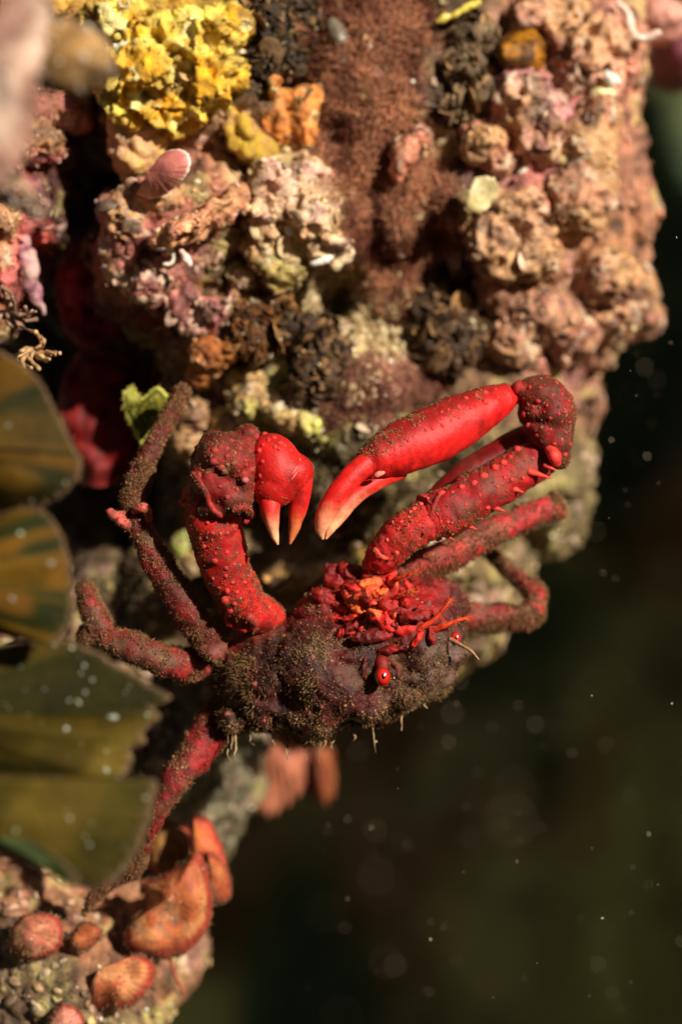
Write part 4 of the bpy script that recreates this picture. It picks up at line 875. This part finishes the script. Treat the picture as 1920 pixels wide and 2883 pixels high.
# eyes on stalks
def eye(cx, cy, r, y, stalk):
    V, F = tube(stalk, 16, 24, lump=.015, seed=3); st = add('eye_stalk', V, F, M['flesh'], crab, lin((112, 22, 16)))
    v, f = ico(4); c = P(cx, cy, y); look = (np.array([0, -DIST, 0]) - c); look /= np.linalg.norm(look)
    look = look + np.array([.12, 0, .04]); look /= np.linalg.norm(look)
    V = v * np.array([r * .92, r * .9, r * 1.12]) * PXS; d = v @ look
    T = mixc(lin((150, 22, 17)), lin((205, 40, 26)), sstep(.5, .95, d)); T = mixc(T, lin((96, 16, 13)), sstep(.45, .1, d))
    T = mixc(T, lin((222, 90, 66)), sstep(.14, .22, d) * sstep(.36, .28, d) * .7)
    e = add('eye', rotz2(V, 8) + c, f, M['eye'], crab, T)
    pc = c + look * r * .82 * PXS
    a, b, n = frame_of(look); Vp = ico(3)[0] * .27 * r * PXS; Vp = Vp[:, :1] * a * .85 + Vp[:, 1:2] * b * 1.2 + Vp[:, 2:3] * n * .55
    add('pupil', Vp + pc, ico(3)[1], M['eye'], e, np.array([.004, .002, .002]))
    return e
h = hit(BODY, 1077, 1900)[0][1]
eye(1077, 1905, 25, h - .12, [(1072, 1840, h + .1, 20), (1074, 1866, h - .0, 22), (1076, 1890, h - .05, 20)])
ridge(body, bV, bF, [(1028, 1850, 9), (1022, 1880, 11), (1030, 1912, 10), (1050, 1935, 8)], lin((110, 26, 22)), 'eye_socket_ridge', seed=8, fuzz=60)
ridge(body, bV, bF, [(1100, 1860, 9), (1116, 1880, 12), (1122, 1900, 8)], lin((120, 46, 36)), 'eye_socket_ridge', seed=9, fuzz=60)
eye(1282, 1796, 17, .25, [(1262, 1800, .5, 12), (1272, 1798, .35, 12)])

# limbs -----------------------------------------------------------
def limb(name, pts, c1, c2, seed, mat='crab', lump=.05, seg=34, n=90, flat=1.0, parent=crab, fuzz=0, dustn=0, fl=(.03, .08), dirt=(95, 68, 46), dirty=.6, weight=None, extra=None):
    V, F = tube(pts, seg, n, flat, lump, seed, flare=.2 if name in ('walking_leg', 'leg_segment', 'claw_arm', 'claw_upper_arm') else 0)
    T = shade(V, np.asarray(c1), np.asarray(c2), 2.6, seed); T = mixc(T, lin(dirt), dirty * sstep(.02, .35, fbm(V, 2.8, 3, seed + 6)))
    if extra is not None: T = extra(V, T)
    o = add(name, V, F, M[mat], parent, T)
    w = None if weight is None else weight(V)
    if fuzz: bristle(o, V, F, fuzz * 2, (fl[0] * .7, fl[1] * .95), BEIGE * .9, lin((100, 42, 32)), seed + 1, w, (.0035, .0075))
    if dustn: dust(o, V, F, dustn * 2, seed + 2, w, -5.0, BEIGE * .8, (.12, .03, .02))
    return o, V, F
def blobpart(name, lobes, c1, c2, seed, mat='crab', rough=.06, voxel=.024, parent=crab, fuzz=0, dustn=0, dirt=(84, 52, 36), dirty=.6, smooth=3):
    V, F = remesh([ell(*l) for l in lobes], voxel, smooth); N = normals(V, F)
    V = V + N * (rough * (fbm(V, 2.2, 3, seed) + .8 * (.5 - worley(V, 3.6, seed + 2))))[:, None]
    T = shade(V, np.asarray(c1), np.asarray(c2), 2.6, seed); T = mixc(T, lin(dirt), dirty * sstep(.0, .35, fbm(V, 2.4, 3, seed + 6)))
    o = add(name, V, F, M[mat], parent, T)
    if fuzz: bristle(o, V, F, fuzz * 2, (.012, .035), BEIGE * .7, lin((100, 40, 30)), seed + 1, rad=(.003, .006))
    if dustn: dust(o, V, F, dustn * 2, seed + 2, size=-5.0, c1=BEIGE * .8)
    return o, V, F
TUB = lin((225, 62, 50)); TUBP = lin((186, 50, 40))
# left claw arm (its tip is pointed at us)
arm, V, F = limb('claw_arm', [(770, 1740, .95, 44), (722, 1728, .6, 58), (676, 1690, .35, 66), (645, 1620, .1, 68), (618, 1530, -.1, 74), (596, 1450, -.25, 78), (592, 1400, -.25, 76)], RED, lin((170, 22, 24)), 301, lump=.05, fuzz=1700, dustn=700, fl=(.02, .05), dirty=.4)
tubs_at(arm, V, F, [(598, 1502), (608, 1560), (603, 1580, 15), (640, 1555, 9), (636, 1600, 10), (636, 1622, 13), (655, 1640, 9), (640, 1665, 12), (668, 1668, 10), (632, 1690, 14), (700, 1500, 8), (700, 1530, 8), (703, 1575, 8), (712, 1610, 8), (730, 1640, 8), (727, 1605, 8), (575, 1540, 10), (640, 1500, 8), (660, 1590, 8), (600, 1630, 9), (660, 1700, 9), (620, 1725, 10), (585, 1470, 10), (690, 1560, 7), (690, 1640, 7)], TUBP, (8, 12))
ridge(arm, V, F, [(648, 1718, 14), (640, 1738, 16), (656, 1758, 16), (690, 1772, 12)], lin((205, 42, 36)), 'arm_collar', 'crabclean', 7, 40, .6)
ridge(arm, V, F, [(700, 1735, 18), (716, 1750, 20), (712, 1768, 16)], lin((165, 60, 54)), 'arm_joint', 'crabclean', 8, 40, .7)
wrist, V, F = blobpart('claw_wrist', [(640, 1295, -.55, 92, .48, 78, 0), (606, 1340, -.5, 74, .45, 82, 0), (650, 1390, -.5, 74, .42, 62, 0), (690, 1280, -.4, 45, .42, 62, 0), (690, 1350, -.5, 40, .42, 70, 0), (570, 1300, -.35, 32, .35, 40, 0), (600, 1240, -.35, 34, .32, 28, 0), (700, 1222, -.35, 34, .32, 26, 0), (620, 1430, -.4, 70, .4, 40, 0)], lin((142, 30, 28)), lin((100, 27, 24)), 311, rough=.07, fuzz=2600, dustn=900)
tubs_at(wrist, V, F, [(605, 1266, 15), (652, 1240, 14), (722, 1232, 18), (640, 1284, 11), (623, 1318, 13), (710, 1322, 13), (655, 1305, 9), (690, 1296, 9), (668, 1378, 10), (694, 1310, 8), (600, 1300, 12), (660, 1340, 8), (640, 1262, 9), (676, 1262, 9), (560, 1340, 14), (580, 1400, 9), (705, 1270, 12), (640, 1400, 8), (620, 1370, 8)], lin((150, 42, 36)), (9, 12))
tubercle(wrist, hit(bvh(V, F), 690, 1352)[0], (0, -1, .2), 9 * PXS, lin((176, 84, 84)))  # pinkish bump: a highlight on the wrist put in as colour
for k, (pts, c) in enumerate([([(545, 1335, 12), (562, 1355, 16), (580, 1385, 15), (592, 1420, 14), (618, 1448, 14), (655, 1462, 12)], (185, 52, 44)), ([(660, 1432, 12), (690, 1428, 18), (704, 1450, 18), (690, 1468, 12)], (185, 48, 44))]):
    ridge(wrist, V, F, pts, lin(c), 'wrist_fold', 'crab', k, 260)
palm, V, F = blobpart('pincer_palm', [(778, 1320, -.43, 76, .42, 104, 16), (826, 1334, -.43, 58, .36, 60, -20), (770, 1376, -.43, 64, .38, 56, 0), (748, 1290, -.4, 44, .38, 70, 0)], RED, lin((180, 24, 20)), 321, 'crabclean', .012, .02, dirty=0.0, smooth=40)
dust(palm, V, F, 500, 329, size=-5.3, c1=BEIGE * .8, c2=(.2, .03, .02))
tubs_at(palm, V, F, [(745, 1222, 12), (755, 1238, 14), (772, 1232, 10), (790, 1247, 11), (803, 1254, 9), (775, 1258, 10), (730, 1268, 12), (808, 1276, 8), (820, 1268, 8), (738, 1300, 8), (732, 1340, 9), (740, 1252, 8), (785, 1265, 8)], lin((205, 40, 34)), (8, 12))
p_ = (lambda V, T: mixc(T, PALE, sstep(1425, 1510, toPx(V)[1] + 22 * fbm(V, 5, 3, 1))))
o, v, f = limb('finger', [(760, 1400, -.55, 34), (762, 1440, -.6, 27), (768, 1480, -.62, 18), (776, 1515, -.62, 10), (782, 1532, -.62, 4)], RED, RED, 331, 'crabclean', .008, parent=palm, dirty=0, extra=p_)
p2 = (lambda V, T: mixc(T, lin((205, 110, 62)), sstep(1415, 1510, toPx(V)[1] + 22 * fbm(V, 5, 3, 2))))
o, v, f = limb('finger', [(850, 1350, -.5, 32), (846, 1395, -.45, 28), (838, 1440, -.42, 24), (828, 1490, -.4, 15), (817, 1530, -.4, 4)], lin((200, 22, 20)), RED, 332, 'crabclean', .008, parent=palm, dirty=0, extra=p2)
for sx, sy, ex, ey in [(843, 1290, 846, 1298), (838, 1312, 822, 1336), (835, 1330, 820, 1352)]:
    tr = bvh(V, F); pts = []
    for t_ in (0, .5, 1):
        hh = hit(tr, sx + (ex - sx) * t_, sy + (ey - sy) * t_); pts.append((sx + (ex - sx) * t_, sy + (ey - sy) * t_, hh[0][1] - .004, (1.2, 2.6, 1)[int(t_ * 2)]))
    v, f = tube(pts, 8, 12); add('scratch', v, f, M['tub'], palm, lin((228, 120, 104)))
# right claw arm
arm, V, F = limb('claw_arm', [(1052, 1592, .5, 40), (1082, 1556, .35, 50), (1128, 1512, .25, 58), (1182, 1472, .25, 60), (1212, 1456, .3, 58)], lin((215, 36, 40)), lin((200, 28, 32)), 341, lump=.05, fuzz=700, dustn=300, fl=(.02, .05), dirty=.3)
tubs_at(arm, V, F, [(1155, 1442, 8), (1165, 1432, 9), (1185, 1418, 8), (1150, 1455, 7), (1205, 1402, 8), (1228, 1390, 8), (1240, 1385, 9), (1130, 1470, 7), (1120, 1490, 7), (1090, 1520, 8)], lin((235, 80, 66)), (7, 9))
ridge(arm, V, F, [(1058, 1548, 14), (1072, 1566, 16), (1096, 1572, 14), (1116, 1556, 12)], lin((222, 70, 54)), 'arm_collar', 'crabclean', 5, 40, .6)
up, V, F = limb('claw_upper_arm', [(1205, 1462, .3, 56), (1232, 1452, .3, 62), (1284, 1424, .35, 66), (1380, 1372, .5, 66), (1470, 1318, .65, 62), (1530, 1290, .75, 52), (1558, 1268, .8, 44)], lin((180, 22, 26)), lin((140, 20, 24)), 351, lump=.05, fuzz=1300, dustn=700, fl=(.02, .05), dirty=.5)
tubs_at(up, V, F, [(1242, 1388, 13), (1273, 1385, 9), (1299, 1370, 10), (1333, 1360, 13), (1362, 1338, 13), (1392, 1316, 13), (1416, 1302, 11), (1434, 1286, 11), (1456, 1264, 15), (1312, 1420, 8), (1350, 1395, 8), (1400, 1370, 8), (1372, 1430, 9), (1440, 1350, 8), (1490, 1325, 10), (1470, 1345, 8), (1260, 1470, 8), (1300, 1465, 7), (1420, 1345, 7), (1500, 1290, 9), (1345, 1445, 7)], lin((202, 50, 42)), (7, 10))
o, v, f = limb('inner_face', [(1228, 1408, .72, 34), (1290, 1360, .8, 46), (1385, 1300, .92, 50), (1465, 1248, 1.0, 46), (1528, 1218, 1.0, 34)], lin((128, 16, 18)), lin((105, 14, 16)), 357, 'crabclean', .02, parent=up, dirty=.2)  # darker red puts the shade of the arm's unlit side into the colour
ridge(up, V, F, [(1238, 1394, 9), (1224, 1420, 10), (1208, 1460, 10), (1192, 1500, 9)], lin((190, 40, 38)), 'plate_rim', 'crab', 3, 80, .8)
for (a, b, da, db, r) in [(1512, 1335, 40, 12, 11), (1450, 1378, 22, 8, 10), (1388, 1428, 32, 12, 12), (1310, 1478, 30, 12, 12), (1250, 1505, 24, 14, 12), (1340, 1452, 18, 10, 9), (1545, 1315, 20, 10, 8)]:
    v, f = tube([(a - da * .6, b - db * .6, .35, r), (a + da * .2, b + db * .2, .35, r * .7), (a + da, b + db, .35, 2)], 12, 20, lump=.01); add('spine', v, f, M['tub'], up, lin((220, 66, 54)))
wrist, V, F = blobpart('claw_wrist', [(1520, 1110, .6, 75, .42, 52, 0), (1552, 1160, .6, 62, .45, 75, 0), (1560, 1230, .65, 52, .42, 65, 0), (1500, 1160, .6, 40, .35, 40, 0), (1530, 1215, .6, 50, .38, 45, 0), (1572, 1285, .7, 34, .32, 36, 0), (1462, 1098, .55, 36, .28, 28, 0), (1505, 1210, .5, 30, .25, 22, 0)], lin((150, 24, 26)), lin((110, 26, 24)), 361, rough=.06, fuzz=1500, dustn=900)
tubs_at(wrist, V, F, [(1452, 1088, 20), (1514, 1130, 10), (1475, 1168, 11), (1485, 1196, 11), (1510, 1228, 12), (1548, 1178, 8), (1590, 1160, 9), (1604, 1190, 9), (1540, 1060, 9), (1565, 1078, 10), (1600, 1128, 8), (1555, 1112, 8), (1572, 1165, 8), (1550, 1210, 8), (1580, 1240, 9), (1592, 1218, 9), (1530, 1160, 8), (1490, 1090, 9), (1520, 1092, 8), (1535, 1190, 7), (1560, 1250, 8), (1605, 1250, 9), (1538, 1142, 7), (1500, 1145, 8), (1580, 1110, 8), (1590, 1280, 10)], lin((176, 42, 36)), (8, 11))
v, f = tube([(1548, 1262, .35, 16), (1560, 1285, .3, 19), (1566, 1302, .35, 13)], 16, 26, lump=.02, seed=2); add('wrist_knob', v, f, M['crabclean'], wrist, lin((225, 60, 50)))
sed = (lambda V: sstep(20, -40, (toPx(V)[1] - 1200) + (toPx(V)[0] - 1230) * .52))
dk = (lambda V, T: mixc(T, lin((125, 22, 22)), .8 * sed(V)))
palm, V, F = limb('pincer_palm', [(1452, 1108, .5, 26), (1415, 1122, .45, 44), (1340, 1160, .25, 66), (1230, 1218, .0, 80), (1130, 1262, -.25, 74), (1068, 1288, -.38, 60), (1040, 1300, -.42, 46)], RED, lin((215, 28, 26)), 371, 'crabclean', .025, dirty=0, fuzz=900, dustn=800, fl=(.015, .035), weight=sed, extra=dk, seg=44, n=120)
tubs_at(palm, V, F, [(1366, 1104, 10), (1366, 1132, 11), (1326, 1148, 9), (1290, 1145, 10), (1290, 1174, 9), (1242, 1160, 9), (1243, 1178, 9), (1245, 1196, 9), (1218, 1206, 7), (1198, 1210, 7), (1262, 1152, 7), (1310, 1120, 8), (1340, 1112, 8), (1395, 1095, 8), (1180, 1198, 7), (1400, 1120, 8), (1150, 1240, 6), (1270, 1185, 6), (1340, 1140, 7)], lin((205, 42, 36)), (7, 9))
tip = (lambda V, T: mixc(T, PALE, sstep(1395, 1490, toPx(V)[1] + .35 * (toPx(V)[0] - 950) + 26 * fbm(V, 4, 3, 3))))
o, v, f = limb('finger', [(1062, 1290, -.4, 38), (1026, 1310, -.5, 34), (985, 1348, -.58, 33), (945, 1400, -.62, 31), (915, 1452, -.62, 27), (904, 1490, -.6, 17), (908, 1516, -.58, 5)], RED, lin((220, 30, 24)), 381, 'crabclean', .008, parent=palm, dirty=0, extra=tip)
o, v, f = limb('finger', [(1120, 1320, -.15, 34), (1070, 1350, -.25, 26), (1025, 1378, -.35, 24), (985, 1410, -.42, 26), (952, 1452, -.48, 24), (930, 1490, -.52, 14), (918, 1515, -.52, 4)], RED, lin((220, 30, 24)), 382, 'crabclean', .008, parent=palm, dirty=0, extra=tip)
v, f = tube([(1050, 1345, -.62, 6), (1064, 1336, -.66, 9), (1080, 1330, -.62, 5)], 10, 16, lump=.01); add('finger_hinge', v, f, M['tub'], palm, lin((240, 130, 110)))

# walking legs
LEG = dict(fuzz=1500, dustn=800, fl=(.02, .06))
def leg(segs, c1, c2, seed, dirty=.6, fuzz=2200, dustn=1000, dirt=(96, 66, 48), fl=(.03, .085)):
    root = None
    for k, pts in enumerate(segs):
        o, V, F = limb('walking_leg' if root is None else 'leg_segment', pts, c1, c2, seed + 10 * k, lump=.045, parent=crab if root is None else root, fuzz=fuzz, dustn=dustn, dirty=dirty, dirt=dirt, fl=fl)
        if root is None: root = o
    return root
l1 = leg([[(640, 1850, 1.1, 36), (598, 1822, .8, 40), (565, 1772, .6, 46), (523, 1708, .45, 46), (475, 1640, .35, 43), (435, 1570, .3, 40), (405, 1500, .3, 36), (392, 1455, .3, 33)], [(392, 1440, .3, 28), (374, 1405, .35, 30), (385, 1360, .45, 32), (400, 1318, .55, 29)], [(402, 1312, .6, 26), (422, 1278, .75, 27), (450, 1225, 1.0, 26), (485, 1160, 1.3, 24), (516, 1102, 1.6, 17)]],
     lin((128, 26, 26)), lin((84, 30, 26)), 401, .9)
for pts in ([(380, 1438, .1, 9), (398, 1430, .0, 14), (415, 1440, .05, 13), (418, 1462, .1, 8)], [(345, 1455, .2, 14), (322, 1452, .15, 13), (312, 1440, .1, 8)], [(360, 1478, .2, 16), (340, 1470, .1, 14)]):
    v, f = tube(pts, 14, 26, lump=.03, seed=4); o = add('knee_hook', v, f, M['crab'], l1, lin((190, 84, 70))); bristle(o, v, f, 120, (.02, .05), seed=9)
v, f = tube([(570, 1835, .5, 18), (598, 1838, .45, 24), (622, 1825, .5, 20)], 16, 26, lump=.03, seed=6); o = add('hip_joint', v, f, M['crab'], l1, lin((120, 62, 52))); bristle(o, v, f, 160, (.02, .06), seed=19)
leg([[(620, 1885, 1.3, 34), (566, 1872, 1.0, 42), (520, 1872, .8, 46), (450, 1858, .65, 44), (382, 1826, .6, 42), (310, 1805, .7, 38), (250, 1795, .9, 34)], [(305, 1815, .9, 26), (288, 1780, .8, 33), (265, 1725, .8, 33), (246, 1672, .9, 28), (240, 1655, 1.0, 18)]], lin((160, 36, 34)), lin((110, 38, 33)), 431, .85)
leg([[(665, 1990, 1.6, 60), (620, 2030, 1.3, 58), (580, 2085, 1.1, 54), (535, 2145, .9, 46), (490, 2205, .8, 38), (452, 2275, .8, 29), (425, 2345, .9, 20), (408, 2395, 1.0, 13)], [(404, 2400, 1.0, 14), (378, 2440, 1.1, 26), (335, 2468, 1.2, 25), (290, 2495, 1.3, 21), (262, 2530, 1.3, 15), (236, 2575, 1.4, 5)]], lin((140, 24, 26)), lin((105, 20, 22)), 461, .75)
leg([[(1130, 1615, 1.2, 36), (1170, 1598, 1.3, 40), (1247, 1570, 1.4, 43), (1326, 1528, 1.6, 41), (1432, 1477, 1.8, 39), (1535, 1436, 2.0, 34), (1570, 1442, 2.1, 24)], [(1572, 1440, 2.1, 18), (1570, 1410, 2.1, 12), (1552, 1388, 2.1, 4)]], lin((198, 44, 48)), lin((160, 44, 44)), 491, .75, 2600, 900, (120, 80, 62), (.03, .09))
leg([[(1270, 1745, 2.0, 36), (1320, 1740, 2.0, 37), (1400, 1740, 2.1, 37), (1470, 1738, 2.2, 37), (1500, 1722, 2.3, 32)], [(1505, 1715, 2.3, 28), (1506, 1672, 2.5, 26), (1462, 1632, 2.8, 22), (1410, 1580, 3.2, 19), (1372, 1540, 3.5, 17)]], lin((185, 42, 46)), lin((130, 48, 42)), 521, .8, 2400, 900, (130, 95, 70), (.03, .1))

# ------------------------------------------------------------------ particles drifting in the water
rg = np.random.default_rng(77)
n = 330; y = rg.uniform(-16, 9, n); px = rg.uniform(850, 1950, n); py = rg.uniform(100, 2880, n)
keepm = ~((py < 1500) & (px < 1500))
p = P(px, py, y)[keepm]; k = len(p)
V, F, T = grains(p, rg.normal(size=(k, 3)), rg.lognormal(-4.75, .5, k), lin((200, 180, 150)) * rg.uniform(.3, 1, (k, 1)), sub=1, jitter=.3, rng=rg)
V2, F2, T2 = grains(np.stack([P(1436, 2310, -15.5), P(1505, 2040, -8), P(1262, 2090, -7), P(1296, 1920, -7.5)]), np.array([[0, -1., 0]] * 4), np.array([.024, .017, .012, .012]), lin((190, 170, 140)), flat=(.8, 1.1), sub=2, jitter=.1)
V = np.concatenate([V, V2]); F = [F, F2 + len(V) - len(V2)]; T = np.concatenate([T, T2])
o = add('drifting_particles', V, F, M['fuzz'], None, T, kind='stuff'); o['label'] = 'pale specks drifting in the dark water'; o['category'] = 'particles'
